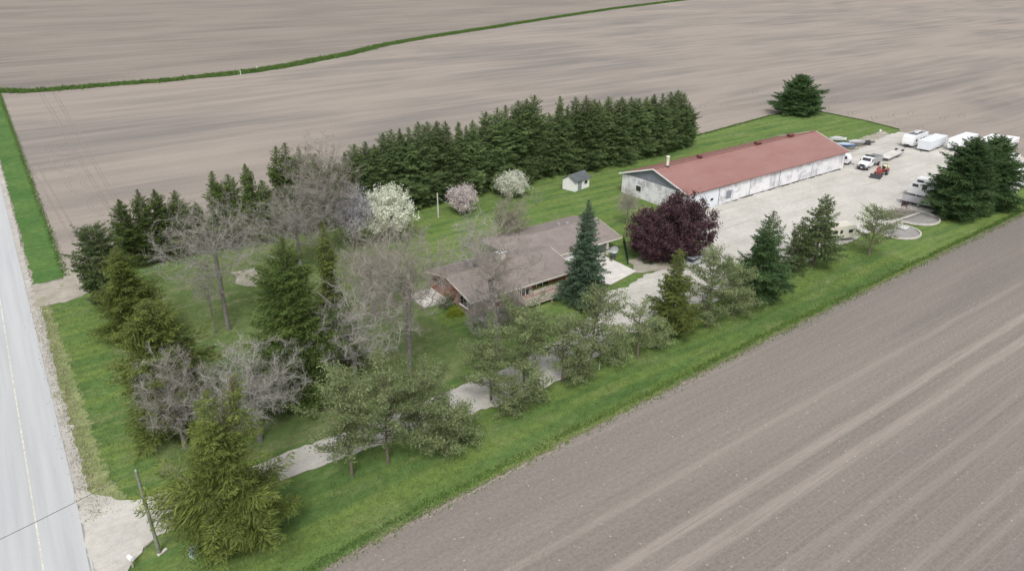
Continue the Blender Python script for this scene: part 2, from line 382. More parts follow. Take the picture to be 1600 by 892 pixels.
poly_sheet('road_verge', [(-1.5, 127.5), (2.9, 127.5), (3.0, 172), (3.3, 240), (3.6, 326), (-1.6, 326)], .03, M['verge'], .18, .8, 5)
poly_sheet('dry_verge', [(-1.9, 64), (-1.9, 118), (-.4, 118), (.1, 100), (.3, 80), (.5, 70), (1.5, 64.6)], .06, M['dryverge'], .22, .3, 6)
poly_sheet('road_shoulder', [(-2.9, -40), (-2.9, 600), (-1.95, 600), (-1.75, 300), (-1.7, 128), (-1.2, 119), (-1.6, 100), (-1.5, 66), (-.9, 62), (-1.5, 50), (-1.5, -40)], .075, M['shoulder'], .12, .6, 7)
poly_sheet('field_entrance', [(-2, 118.2), (2.5, 117.6), (5.5, 119), (6.4, 123.5), (4.3, 131), (3.0, 130.5), (2.6, 126.6), (-2, 127)], .09, M['weedy'], .25, .7, 8)
poly_sheet('road', [(-9.6, -60), (-2.65, -60), (-2.65, 900), (-9.6, 900)], .11, M['road'], .02, 1.2, 9)
poly_sheet('far_shoulder', [(-11.0, -60), (-9.6, -60), (-9.6, 900), (-11.0, 900)], .075, M['shoulder'], .1, 1.5, 10)
poly_sheet('far_verge', [(-17, -60), (-10.8, -60), (-10.8, 900), (-17, 900)], .05, M['verge'], .15, 1.5, 11)
lm = MB(); ribbon([(-6.12, y) for y in range(-40, 900, 6)], .13, .116, lm); tag(lm.build('centre_line', M['linepaint']), kind='structure')
sm = MB(); ribbon([(-2.75+.1*sin(y*.3), y) for y in range(40, 72, 2)], .12, .118, sm); tag(sm.build('road_seam', M['seam']), kind='structure')
DN = [G(*p) for p in [(120, 766), (147, 774), (180, 781), (220, 781), (240, 773), (300, 769), (370, 742), (450, 706), (495, 691), (560, 668), (620, 645), (700, 612), (760, 590), (830, 556), (890, 520), (930, 490), (950, 470)]]
DS = [G(*p) for p in [(1010, 520), (985, 520), (930, 560), (880, 592), (820, 622), (760, 640), (700, 660), (640, 682), (560, 708), (511, 726), (450, 748), (380, 775), (310, 808), (282, 828), (250, 836), (225, 854), (200, 893), (175, 940)]]
drive = [(-2.64, 70.5)]+DN+[(66, 73), (74, 72)]+[(72, 62)]+DS+[(-2.64, 50)]
poly_sheet('driveway', drive, .125, M['gravel'], .13, .6, 12)
yard = [(64.5, 62), (66, 73.5), (74, 72), (80, 74), (86, 73), (93, 74), (100, 80), (104, 88), (108, 89.9), (162.5, 90.5), (164, 96), (172, 98), (176, 102), G(1405, 207), G(1470, 213), G(1560, 233), G(1650, 265), (184, 60), (173, 57), (152, 58.8), (146, 59), (134, 63.5), (126, 63.2), (117, 62.6), (102, 61.4), (80, 60.6), (72, 60.5), (66, 60.2)]
poly_sheet('gravel_yard', yard, .145, M['gravel'], .2, .8, 13)
poly_sheet('yard_edge', [(78.5, 75.3), (81, 79.5), (88, 80), (94, 77), (97, 74.5), (92, 72.5), (84, 73.2)], .16, M['weedy'], .2, .7, 14)
poly_sheet('bare_patch', [G(*p) for p in [(362, 425), (408, 418), (400, 448), (372, 445)]], .06, M['weedy'], .2, .7, 15)
poly_sheet('yard_weeds', [(163.5, 91), (170, 93.5), (176, 98), (185, 99), (206, 103), (208, 106.5), (176, 103), (164, 98)], .165, M['weedy'], .4, .8, 16)
poly_sheet('concrete_slab', [(79.4, 84.6), (79.2, 75.6), (72.2, 74.2), (70.8, 77.4), (70.6, 84.6)], .18, M['concrete'], 0, 5, 17)
# far ditch: a winding green line between two fields
dp = [(-14, 142), (20, 144), (60, 143), (130, 137), (190, 132), (260, 127), (310, 121), (350, 117), (400, 111), (450, 103), (500, 93), (545, 85), (600, 71), (680, 57), (760, 45), (860, 29), (960, 14), (1080, -1), (1160, -9)]
DP = [np.array(G(x, y)) for x, y in dp]
wpx = [7, 4, 3, 3, 3, 3.4, 4, 5.5, 6.5, 6.5, 6.5, 5.5, 4, 3.5, 3.2, 3, 2.6, 2.4, 2.2]
top = [G(x, y-wd/2) for (x, y), wd in zip(dp, wpx)]; bot = [G(x, y+wd/2) for (x, y), wd in zip(dp, wpx)]
poly_sheet('far_field', top+[(900, 900), (900, 1800), (-300, 1800), (-1.5, 1200), (-1.5, 336)], .03, M['soil_far'], 0, 1e9, 18)
poly_sheet('ditch_bank', bot+top[::-1], .06, M['ditch'], .4, 3, 19)
# turning loops and wheel tracks on the far field headland
tk = MB()
def arc(cx, cy, rx, ry, a0, a1, w_=.35):
    ribbon([(cx+rx*cos(a), cy+ry*sin(a)) for a in np.linspace(a0, a1, 26)], w_, .02, tk)
for (px, py, s) in [(95, 232, 1), (105, 258, 1), (130, 287, 1), (165, 318, 1)]:
    x, y = G(px, py)
    for k, q in enumerate((4.5, 5.6, 9.0, 10.2)): arc(x+3, y, q*.62, q*1.1, pi*.55, pi*1.45, .3)
for (px0, py0, px1, py1) in [(98, 208, 178, 345), (103, 208, 183, 345), (118, 208, 200, 352), (123, 208, 205, 352), (70, 300, 130, 405), (88, 310, 140, 400)]:
    a, b = np.array(G(px0, py0)), np.array(G(px1, py1)); ribbon([a+(b-a)*t for t in np.linspace(-.9, 1, 12)], .42, .022, tk)
for i in range(9):                 # headland arcs north and east of the yard
    x, y = G(1240+i*42, 158+i*9)
    for q in (12, 13.6): arc(x+16, y+14, q*1.3, q*.55, pi*.75, pi*1.25, .35)
for (px, py) in [(1160, 160), (1330, 150), (1450, 175), (1530, 180)]:
    x, y = G(px, py)
    for q in (5, 6.5, 11, 12.5): arc(x, y, q*1.6, q*.6, pi*.6, pi*1.5, .35)
x, y = G(960, 880)
for q in (6.5, 7.4, 9.2): arc(x, y, q, q*.9, .1, pi*.95, .16)
tag(tk.build('wheel_tracks', M['track']), kind='structure')

# ================================================================ VEGETATION
def conifer(rng, h, r, z0=.6, dens=1.0, power=.85, droop=.35, rise=.18, leaf=.34, ovoid=False, leaders=1, tuft=False, sparse_low=0.0, inner=.12, tf=1.0, irr=1.0):
    """crown leaf quads + tints of one spruce-like tree, foot at the origin"""
    Vs, Ts, limbs = [], [], []
    H_ = h-z0; ph = rng.uniform(0, 6.28, 3)
    nb = int(12*H_*dens*(1 if not tuft else .45))
    for i in range(nb):
        t = (i+rng.random())/nb
        z = z0+H_*t
        if ovoid: prof = (max(0.0, 1-(2*t-.72)**2/1.75))**.55 if t > .36 else (.72+.28*t/.36)
        else: prof = min(1.0, (1-t)/tf)**power*(min(1, .72+t*2.0))
        if rng.random() < sparse_low*(1-t): continue
        L_ = r*prof*rng.uniform(.66, 1.2)+.08
        if rng.random() < .05: L_ *= 1.18
        az = i*2.39996+rng.normal()*.35
        L_ *= 1+irr*(.13*sin(2*az+ph[0]+t*3)+.11*sin(3*az+ph[1]-t*9)+.09*sin(17*t+ph[2]))
        off = np.zeros(3)
        if leaders > 1 and t > .35:
            k = i % leaders; a = 2*pi*k/leaders+.4; off = np.array([cos(a), sin(a), 0])*r*.30*min(1, (t-.35)*2.5); L_ *= .72
        dh = np.array([cos(az), sin(az), 0]); sd_ = np.array([-sin(az), cos(az), 0])
        up_ = rise+ (.55*t if not ovoid else .5*t) ; dr = droop*(1.0-.6*t)*rng.uniform(.35, 1.6); up_ += rng.normal()*.10
        ns = max(3, int(L_/(.21 if not tuft else .36)))
        s = np.linspace(inner if not tuft else .3, 1.0, ns)+rng.normal(size=ns)*.02
        P = off+np.array([0, 0, z])+np.outer(s*L_, dh)+np.outer(L_*(up_*s-dr*s**1.6+.18*dr*s**5), [0, 0, 1])
        limbs.append((off*.6+np.array([0, 0, z-.1]), P[-1]))
        bt = rng.normal()*.16+.42
        wd = (.42*L_*(1-s)**.8+.22*min(1, L_/1.1)); lf_ = leaf*min(1, .35+L_/1.6)
        if tuft:
            for p in P:
                n = rng.integers(20, 32); c = p+rng.normal(size=(n, 3))*np.array([.30, .30, .15])
                d = unit(rng.normal(size=(n, 3))+np.array([0, 0, .5])+dh*.4)
                Vs.append(leaves(c, d, rng.uniform(.2, .4, n), rng.uniform(.08, .13, n), rng)); Ts.append(bt+rng.normal(size=n)*.18+.1)
            continue
        for side in (-1, 1):
            for rep in range(2):
                m = ns; tdir = unit(dh*rng.uniform(.45, .9, (m, 1))+sd_*side*rng.uniform(.5, 1, (m, 1))+np.array([0, 0, 1])*rng.normal(-.16, .22, (m, 1)))
                ln = wd*rng.uniform(.6, 1.15, m)
                for q in (0.15, .55):
                    c = P+tdir*(ln*q)[:, None]+rng.normal(size=(m, 3))*.05
                    d = unit(tdir+rng.normal(size=(m, 3))*.28)
                    Vs.append(leaves(c, d, np.maximum(ln*.62, lf_*.8)*rng.uniform(.8, 1.2, m), lf_*rng.uniform(.32, .55, m), rng))
                    Ts.append(bt+rng.normal(size=m)*.13)
        c = P+rng.normal(size=P.shape)*.05; Vs.append(leaves(c, unit(dh+rng.normal(size=P.shape)*.35), lf_*1.1, lf_*.4, rng)); Ts.append(np.full(ns, bt+.05))
    if not ovoid:
        for k in range(leaders):
            a = 2*pi*k/leaders+.4; off = np.array([cos(a), sin(a), 0])*r*.30 if leaders > 1 else np.zeros(3)
            n = 26; c = off+np.array([0, 0, h-1.1])+np.outer(rng.random(n)*1.0, [0, 0, 1]); d = unit(rng.normal(size=(n, 3))*.32+np.array([0, 0, .9]))
            Vs.append(leaves(c, d, .3, .09, rng)); Ts.append(np.full(n, .6))
    return np.concatenate(Vs), np.concatenate(Ts), limbs
def trunk_mb(h, r0, limbs=(), lr=.045, lean=(0, 0)):
    mb = MB(); n = 5
    for k in range(n):
        a, b = k/n, (k+1)/n
        mb.tube((lean[0]*a*a, lean[1]*a*a, h*a-.1*(k == 0)), (lean[0]*b*b, lean[1]*b*b, h*b), r0*(1-a*.93), r0*(1-b*.93), 8, k == 0)
    for p, q in limbs: mb.tube(p, q, lr, lr*.35, 4, False)
    return mb
def tree_root(name, x, y, label, cat='tree', group=None, rz=0): return root(name, (x, y, 0.0), rz, label, cat, group)
def space_tree(rng, h, r, cb, N, asym=.25, squash=.8, shell=.6, stems=1):
    """branching skeleton that fills a dome: nodes, parents, radii by the pipe rule"""
    zb = h*cb; cz = zb+(h-zb)*.42; hu = h-cz; hd = (cz-zb)*1.0+.3
    D = unit(rng.normal(size=(N, 3))); q = rng.random(N)**shell
    ph = rng.uniform(0, 6.28, 4); a = np.arctan2(D[:, 1], D[:, 0])
    env = 1+asym*(.5*np.sin(2*a+ph[0])+.4*np.sin(3*a+ph[1])+.4*np.sin(5*a+D[:, 2]*4+ph[2])+.3*np.sin(9*a+D[:, 2]*7+ph[3]))
    T = D*q[:, None]*env[:, None]; T[:, :2] *= r; T[:, 2] = cz+np.where(T[:, 2] > 0, T[:, 2]*hu/np.maximum(env, 1), T[:, 2]*hd*squash/np.maximum(env, 1))
    T = T[T[:, 2] > zb*.55+.2]
    nodes, par, plen = [], [], []
    if stems == 1:
        nt_ = 5; w_ = rng.normal(size=2)*.12*h*.25; top = zb+(h-zb)*.35
        for k in range(nt_+1):
            t = k/nt_; nodes.append(np.array([w_[0]*t*t, w_[1]*t*t, top*t-.05])); par.append(k-1); plen.append(top*t*.5)
        free = [k for k in range(nt_+1) if nodes[k][2] >= zb*.8] or [nt_]
    else:
        nodes.append(np.array([0, 0, -.05])); par.append(-1); plen.append(0); free = [0]
    F = [nodes[k] for k in free]; FI = list(free); FP = [plen[k] for k in free]
    base = nodes[free[0]]; order = np.argsort(np.linalg.norm(T-base, axis=1)+rng.normal(size=len(T))*.2)
    A = np.zeros((len(F)+len(T)*3+8, 3)); AP = np.zeros(len(A)); AI = np.zeros(len(A), int); n = len(F)
    A[:n] = F; AP[:n] = FP; AI[:n] = FI
    for t in T[order]:
        d = np.linalg.norm(A[:n]-t, axis=1); b = np.argmin(d+AP[:n]*.22+np.maximum(0, A[:n, 2]-t[2])*.35)
        p0 = A[b]; L_ = d[b]; ns = 1 if L_ < .9 else (2 if L_ < 2.2 else 3); pi_ = AI[b]; pl_ = AP[b]
        bend = rng.normal(size=3)*.10*L_; bend[2] += .06*L_
        for k in range(1, ns+1):
            f_ = k/ns; p = p0+(t-p0)*f_+bend*4*f_*(1-f_)*.9
            nodes.append(p); par.append(int(pi_)); pi_ = len(nodes)-1; pl_ = pl_+L_/ns
            A[n] = p; AP[n] = pl_; AI[n] = pi_; n += 1
    P = np.array(nodes); par = np.array(par); cnt = np.zeros(len(P)); kids = np.zeros(len(P), int)
    for k in range(len(P)-1, 0, -1):
        if kids[k] == 0: cnt[k] += 1
        cnt[par[k]] += cnt[k]; kids[par[k]] += 1
    if kids[0] == 0: cnt[0] = 1
    return P, par, cnt, kids
NPT = {3: 150, 4: 430, 5: 760}
def make_bare(name, x, y, h, r, label, seed, crown_base=.35, maxlev=4, twig='twig', twn=9, leafm=None, lfn=0, lfs=.2, trunk_r=.28, up=.12, spread=.75, wob=.18, twl=(.45, 1.1), tww=.025, cat='tree', group=None, stems=1, keep=1.0, asym=.25, shell=.6, squash=.8):
    rng = np.random.default_rng(seed); o = tree_root(name, x, y, label, cat, group)
    P, par, cnt, kids = space_tree(rng, h, r*1.0, crown_base, NPT[maxlev], asym, squash, shell, stems)
    R_ = trunk_r*(cnt/cnt.max())**.46; R_ = np.maximum(R_*np.where(R_ < trunk_r*.4, .72, 1), .013)
    tm, cm = MB(), MB()
    for k in range(1, len(P)):
        a, b = P[par[k]], P[k]; ra = min(R_[par[k]], R_[k]*1.35); big = R_[k] > trunk_r*.42
        (tm if big else cm).tube(a, b, ra if not big else R_[par[k]], R_[k], 8 if big else (5 if R_[k] > .05 else 3), False)
    if not tm.v: tm.tube((0, 0, -.05), (0, 0, .4), trunk_r, trunk_r*.8, 7)
    tm.build('trunk', M['bark'], o, smooth=False); cm.build('branches', M[twig], o)
    sel = np.where((R_ < trunk_r*.22) & (np.arange(len(P)) > 6))[0]
    if keep < 1: sel = sel[rng.random(len(sel)) < keep]
    I = np.repeat(sel, twn); dirv = unit(P[I]-P[par[I]]); t = rng.random(len(I))[:, None]
    C = P[par[I]]+(P[I]-P[par[I]])*t; D = unit(dirv*.8+rng.normal(size=C.shape)*.55+np.array([0, 0, .12]))
    tl = rng.uniform(*twl, len(I)); V1 = leaves(C, D, tl, tww*rng.uniform(.7, 1.2, len(I)), rng)
    C2 = C+D*(tl*rng.uniform(.3, .8, len(I)))[:, None]; D2 = unit(D+rng.normal(size=D.shape)*.7); V2 = leaves(C2, D2, tl*.6, tww*.8, rng)
    C3 = C+D*(tl*rng.uniform(.5, .95, len(I)))[:, None]; D3 = unit(D+rng.normal(size=D.shape)*.7); V3 = leaves(C3, D3, tl*.5, tww*.75, rng)
    V = np.concatenate([V1, V2, V3]); quads_mesh('twigs', V, rng.random(len(V)), M[twig], o)
    if leafm:
        cl = rng.random(len(P))*.5+.2; J = np.repeat(np.arange(len(C)), lfn); m = len(J)
        CC = C[J]+D[J]*(tl[J]*rng.random(m))[:, None]+rng.normal(size=(m, 3))*lfs*.9
        quads_mesh('blossom' if leafm in ('white', 'pink', 'lilac') else 'crown', leaves(CC, unit(rng.normal(size=(m, 3))), lfs*rng.uniform(.7, 1.3, m), lfs*rng.uniform(.45, .9, m), rng), cl[I[J]]+rng.normal(size=m)*.16, L[leafm], o)
    return o
def make_conifer(name, x, y, h, r, label, seed, leafm='row', group=None, tr=.22, lean=(0, 0), lr=.04, **kw):
    rng = np.random.default_rng(seed); o = tree_root(name, x, y, label, 'tree', group)
    V, Tn, limbs = conifer(rng, h, r, **kw)
    if lean != (0, 0):
        zz = np.clip(V[..., 2]/h, 0, 1)**2; V[..., 0] += lean[0]*zz; V[..., 1] += lean[1]*zz
        limbs = [(p+np.array([lean[0], lean[1], 0])*(p[2]/h)**2, q+np.array([lean[0], lean[1], 0])*(min(1, q[2]/h))**2) for p, q in limbs]
    trunk_mb(h*.96, tr, [l for i, l in enumerate(limbs) if i % 2 == 0 or kw.get('tuft')], lr, lean).build('trunk', M['bark_con'], o)
    quads_mesh('crown', V, Tn, L[leafm], o)
    return o
def copy_tree(o):
    c = o.copy(); COL.objects.link(c)
    for ch in [q for q in bpy.data.objects if q.parent == o]:
        d = ch.copy(); COL.objects.link(d); d.parent = c
    return c
NUM = ['first', 'second', 'third', 'fourth', 'fifth', 'sixth', 'seventh', 'eighth', 'ninth', 'tenth', 'eleventh', 'twelfth', 'thirteenth', 'fourteenth', 'fifteenth', 'sixteenth', 'seventeenth', 'eighteenth', 'nineteenth', 'twentieth']
# --- windbreak row of spruces
tops = [(553, 226), (571, 222), (585, 226), (598, 208), (611, 203), (624, 201), (638, 200), (653, 191), (667, 190), (682, 190), (696, 190), (716, 191), (728, 197), (738, 188), (759, 175), (777, 169), (790, 165), (810, 158), (823, 155), (835, 149), (858, 178), (875, 151), (887, 166), (899, 152), (916, 150), (929, 156), (937, 157), (951, 152), (972, 152), (987, 152), (999, 154), (1011, 152), (1023, 148), (1036, 147), (1049, 144), (1060, 141), (1070, 146), (1078, 160)]
bases = []
for k in range(9):
    rr = np.random.default_rng(500+k)
    o = make_conifer('spruce_tree', 0, 0, 16, 2.9+.16*(k % 4), 'x', 500+k, 'row', 'spruces of the long windbreak row', z0=.4, dens=1.5, power=.9, droop=.34, leaf=.27, tr=.2, tf=.42+.07*(k % 4), irr=1.7)
    bases.append(o)
nT = len(tops); rr = random.Random(5)
for i, (tx, ty) in enumerate(tops):
    Yr = 126.6+rr.uniform(-1.2, 1.4)
    x, y, h = tall(tx, ty, Y=Yr)
    o = bases[i] if i < 9 else copy_tree(bases[rr.randrange(9)])
    s = h/16; wf = rr.uniform(.82, 1.25)
    o.location = (x, y, .03); o.scale = (wf*s**.3, wf*s**.3, s); o.rotation_euler = (0, 0, rr.uniform(0, 6.28))
    if i < nT/2: o['label'] = 'tall dark spruce, %s from the left end of the dense windbreak row' % NUM[i]
    else: o['label'] = 'tall dark spruce, %s from the right end of the dense windbreak row' % NUM[nT-1-i]
# --- looser spruces continuing the row to the road
wt = [(185, 312), (214, 297), (240, 297), (272, 298), (305, 316), (330, 268), (355, 273), (382, 257), (408, 282), (430, 229), (444, 224), (466, 231), (492, 240), (518, 246), (538, 238)]
ords = ['leftmost', 'second', 'third', 'fourth', 'fifth', 'sixth', 'seventh', 'eighth', 'ninth', 'tenth', 'eleventh', 'twelfth', 'thirteenth', 'fourteenth', 'fifteenth']
lb = []
for k in range(4): lb.append(make_conifer('spruce_tree', 0, 0, 13, 3.3, 'x', 540+k, 'mid', 'looser spruces between the road and the windbreak', z0=.4, dens=1.5, power=.8, droop=.3, leaf=.27, tr=.18, tf=.85, irr=1.6))
for i, (tx, ty) in enumerate(wt):
    x, y, h = tall(tx, ty, Y=126.5+rr.uniform(-1.2, .6)); o = lb[i] if i < 4 else copy_tree(lb[rr.randrange(4)])
    s = h/13; o.location = (x, y, .03); wf = rr.uniform(.9, 1.1)*(.8 if i == 4 else 1); o.scale = (wf*s**.3, wf*s**.3, s); o.rotation_euler = (0, 0, rr.uniform(0, 6.28))
    o['label'] = ('leftmost' if i == 0 else ords[i]+' from left')+' of the looser green spruces behind the bare trees'
# --- single conifers: (top px, top py, foot row), radius, material ...
def con(tx, ty, by, r, label, seed, leafm, name='spruce_tree', **kw):
    x, y, h = tall(tx, ty, by); return make_conifer(name, x, y, h, r, label, seed, leafm, **kw)
con(140, 357, 478, 3.2, 'dense rounded dark green cedar nearest the field entrance by the road', 21, 'cedar', 'cedar_tree', ovoid=True, dens=1.3, leaf=.3, z0=.2, droop=.1, inner=.3)
con(180, 384, 530, 4.1, 'bright yellow-green spruce just right of the rounded roadside cedar', 22, 'yel', dens=2.0, power=.8, tf=.75, droop=.38, irr=1.6, leaf=.22)
con(225, 468, 665, 5.3, 'broad shaggy olive green spruce on the roadside lawn in front of the yellow-green one', 23, 'olive', dens=2.0, power=.75, tf=.7, droop=.42, irr=2, leaf=.22)
fx, fy = G(366, 852); ftx, fty = G(345, 598, 16.6)
make_conifer('spruce_tree', fx, fy, 16.6, 4.6, 'large yellow-green spruce overhanging the driveway mouth, nearest the camera', 24, 'yel', dens=2.5, power=.66, tf=.85, droop=.26, leaders=2, tr=.3, leaf=.19, irr=1.9, lean=(ftx-fx, fty-fy))
con(440, 371, 630, 4.5, 'tall shaggy dark green spruce in the middle of the front lawn', 25, 'mid', dens=2.0, power=.7, tf=.75, droop=.4, tr=.28, irr=2, leaf=.22)
con(503, 346, 575, 3.2, 'narrow yellowish spruce with a pointed top right of the tall front-lawn spruce', 26, 'olive', dens=1.4, power=.85, droop=.35, irr=1.5, leaf=.27)
con(920, 313, 478, 4.1, 'symmetrical blue-green spruce in front of the house carport', 27, 'blue', dens=1.5, power=.85, droop=.26, irr=1.1, leaf=.28)
con(1062, 389, 525, 3.9, 'yellowish green open spruce beside the silver car at the yard edge', 28, 'olive', dens=1.3, power=.85, droop=.22, z0=1.1, irr=1.3, leaf=.27)
con(1206, 334, 465, 4.7, 'dark green spruce with twin leaders beside the middle of the gravel yard', 29, 'dark', dens=1.7, power=.75, tf=.8, droop=.34, leaders=2, irr=1.3, leaf=.28)
con(1255, 345, 424, 2.7, 'slim green pine squeezed between the twin-leader spruce and the layered pine', 30, 'cedar', 'pine_tree', dens=.8, power=.6, droop=.2)
con(1293, 305, 416, 4.2, 'layered open grey-green pine in front of the cream travel trailer', 31, 'cedar', 'pine_tree', dens=.8, power=.7, droop=.15, rise=.15, z0=1.4)
con(1528, 216, 336, 6.7, 'big dark spruce, left one of the overlapping pair by the parked trailers', 32, 'dark', dens=2.3, power=.72, tf=.8, droop=.36, leaf=.32, irr=1.5)
con(1566, 213, 326, 6.0, 'big dark spruce, right one of the overlapping pair by the parked trailers', 33, 'dark', dens=2.3, power=.72, tf=.8, droop=.36, leaf=.32, irr=1.5)
con(1502, 262, 336, 4.3, 'shorter dark spruce at the left foot of the big pair by the trailers', 34, 'dark', dens=2.2, power=.7, tf=.8, droop=.34, leaf=.32, irr=1.5)
con(1255, 117, 179, 6.9, 'wide lone dark spruce on the lawn corner beyond the long barn', 35, 'dark', dens=2.3, power=.75, tf=.8, droop=.25, leaf=.36, z0=.3, irr=1.2)
# --- wispy pines along the driveway
pines = [
 (533, 596, 745, 2.7, 0, 'wispy grey-green pine at the left end of the pine line along the driveway'),
 (600, 588, 722, 3.6, .5, 'broad open pine over the driveway, second in the line from the road'),
 (662, 590, 700, 3.4, 1.0, 'leaning open pine with a torn pale branch stub beside the driveway'),
 (766, 540, 626, 2.8, 0, 'small brownish green pine beside the bend of the driveway'),
 (822, 488, 605, 3.1, .3, 'rounded pine on the driveway edge in front of the house deck'),
 (880, 505, 598, 2.6, -.3, 'low light green pine between the rounded pine and the tall leaning pine'),
 (938, 457, 578, 2.6, 1.2, 'tall leaning pine with a clear dark trunk near the yard entrance'),
 (1002, 484, 560, 2.4, 0, 'thin see-through pine by the pale gravel at the yard entrance'),
 (1118, 402, 512, 3.2, 0, 'greyish bushy pine right of the yellowish open spruce'),
 (1158, 424, 492, 2.8, 0, 'squat olive pine touching the left side of the twin-leader spruce'),
 (1376, 330, 398, 2.5, .9, 'small leaning pine beside the round concrete rings')]
for i, (tx, ty, by, r, ln, lab) in enumerate(pines):
    x, y, h = tall(tx, ty, by); make_conifer('pine_tree', x-ln*.8, y, h, r*1.15, lab, 60+i, 'pine', tuft=True, dens=1.12 if i not in (7,) else .8, irr=2.0, z0=h*(.24 if i not in (8, 9) else .06), ovoid=True, rise=.25, droop=.1, tr=.17, lean=(ln, .2), lr=.05)
# --- drooping low pine boughs at the lawn edge are small pines too
for i, (tx, ty, by, r, lab) in enumerate([(722, 640, 690, 1.9, 'low drooping pine bough clump at the lawn edge left of the driveway bend'), (838, 585, 628, 1.8, 'low bushy young pine on the lawn edge under the rounded pine'), (800, 600, 650, 2.0, 'brownish young pine on the lawn edge below the driveway bend'), (1030, 505, 545, 1.6, 'tiny young pine at the foot of the yellowish open spruce'), (690, 632, 712, 2.3, 'brownish open young pine touching the leaning pine with the torn stub'), (905, 548, 600, 2.0, 'short see-through young pine left of the tall leaning pine'), (965, 515, 572, 1.8, 'short young pine right of the tall leaning pine')]):
    x, y, h = tall(tx, ty, by); make_conifer('young_pine', x, y, h, r, lab, 80+i, 'pine', tuft=True, dens=1.4, z0=.2, ovoid=True, rise=.2, droop=.15, tr=.09, lr=.03)
# --- bare and budding trees
def bare(tx, ty, by, r, label, seed, **kw):
    x, y, h = tall(tx, ty, by); return make_bare(kw.pop('name', 'bare_tree'), x, y, h, r, label, seed, **kw)
bare(318, 306, 516, 8.2, 'wide grey bare tree on a long clear leaning trunk, left of the tall spruces', 101, crown_base=.42, maxlev=5, twig='twig', twn=6, squash=1.0)
bare(312, 400, 522, 2.6, 'thin dead bare tree beside the long clear trunk', 102, crown_base=.4, maxlev=3, twig='twig', twn=7, trunk_r=.13)
bare(490, 203, 402, 6.8, 'tallest bare tree, rising above the spruces behind the front lawn', 103, crown_base=.3, maxlev=5, twig='twig_brown', twn=6, tww=.04, trunk_r=.34)
bare(452, 282, 425, 7.8, 'dense low grey bare tree below the tallest bare tree', 104, crown_base=.25, maxlev=5, twig='twig', twn=8)
bare(624, 342, 584, 7.0, 'hazy grey bare tree on a thick rough trunk left of the house', 105, crown_base=.36, maxlev=5, twig='twig_brown', twn=8, trunk_r=.36)
bare(572, 350, 500, 6.2, 'hazy bare tree with fine twigs beside the white blossoming tree', 110, crown_base=.25, maxlev=5, twig='twig_brown', twn=6)
bare(538, 425, 612, 6.6, 'sprawling twisted pale grey tree in front of the tall front-lawn spruce', 106, crown_base=.22, maxlev=4, twig='twig_pale', twn=8, wob=.32, up=.02, spread=.95)
bare(378, 528, 690, 5.6, 'pale silvery bare tree behind the large yellow-green spruce', 107, crown_base=.22, maxlev=4, twig='twig_pale', twn=10, up=.04, spread=.9)
bare(252, 538, 700, 4.0, 'purplish grey bushy bare tree between the roadside spruces', 108, crown_base=.18, maxlev=4, twig='twig', twn=9, up=.05)
bare(776, 338, 562, 5.4, 'bare tree with dark crossing limbs in front of the house roof', 109, crown_base=.34, maxlev=4, twig='twig_brown', twn=7, trunk_r=.36)
bare(797, 300, 388, 3.8, 'olive budding tree standing behind the house roof', 111, crown_base=.15, maxlev=4, twig='twig_brown', twn=7, leafm='bud', lfn=2, lfs=.13, name='budding_tree')
bare(738, 318, 455, 4.2, 'faint grey-green bare tree behind the left end of the house', 112, crown_base=.2, maxlev=4, twig='twig_pale', twn=5, keep=.8)
bare(983, 292, 352, 2.6, 'small faint bare tree at the barn corner beside the purple trees', 113, crown_base=.25, maxlev=4, twig='twig_brown', twn=4, trunk_r=.1)
bare(755, 452, 522, 3.6, 'tangled leafless shrub against the front corner of the house', 114, crown_base=.08, maxlev=4, twig='twig_pale', twn=9, trunk_r=.12, stems=3, up=.02, spread=1.0, cat='shrub', name='bare_shrub', twl=(.3, .8), wob=.3)
bare(792, 440, 512, 2.8, 'grey leafless shrub at the left end of the house deck', 116, crown_base=.08, maxlev=4, twig='twig_brown', twn=8, trunk_r=.1, stems=3, cat='shrub', name='bare_shrub', twl=(.3, .8))
bare(604, 288, 377, 4.6, 'white blossoming tree beside the dark windbreak', 120, crown_base=.15, maxlev=4, twig='twig_pale', twn=6, leafm='white', lfn=7, lfs=.26, tww=.015, name='blossom_tree')
bare(548, 281, 385, 4.0, 'greyish lilac blossoming tree left of the white blossoming tree', 121, crown_base=.15, maxlev=4, twig='twig', twn=6, leafm='lilac', lfn=4, lfs=.22, tww=.02, name='blossom_tree')
bare(722, 288, 334, 3.2, 'pale pink magnolia in flower near the back utility pole', 122, crown_base=.15, maxlev=4, twig='twig_brown', twn=4, leafm='pink', lfn=6, lfs=.24, tww=.015, name='magnolia_tree', keep=.8)
bare(800, 268, 308, 3.2, 'low spreading tree in white blossom left of the garden shed', 123, crown_base=.12, maxlev=4, twig='twig_brown', twn=5, leafm='white', lfn=8, lfs=.26, tww=.015, name='blossom_tree')
bare(1074, 300, 406, 5.6, 'large purple-leaved tree in front of the barn corner, the right one', 124, crown_base=.06, maxlev=4, twig='twig_brown', twn=9, leafm='purple', lfn=7, lfs=.26, shell=.5, squash=1.1, asym=.12, name='purple_tree')
bare(1024, 324, 405, 4.3, 'darker purple-leaved tree, the left one of the purple pair', 125, crown_base=.05, maxlev=4, twig='twig_brown', twn=9, leafm='purple', lfn=7, lfs=.26, shell=.5, squash=1.1, asym=.12, name='purple_tree')
bare(838, 290, 322, 1.8, 'small bare shrub right of the spreading white-blossom tree', 126, crown_base=.1, maxlev=3, twig='twig', twn=7, trunk_r=.05, stems=3, cat='shrub', name='bare_shrub', twl=(.3, .7))
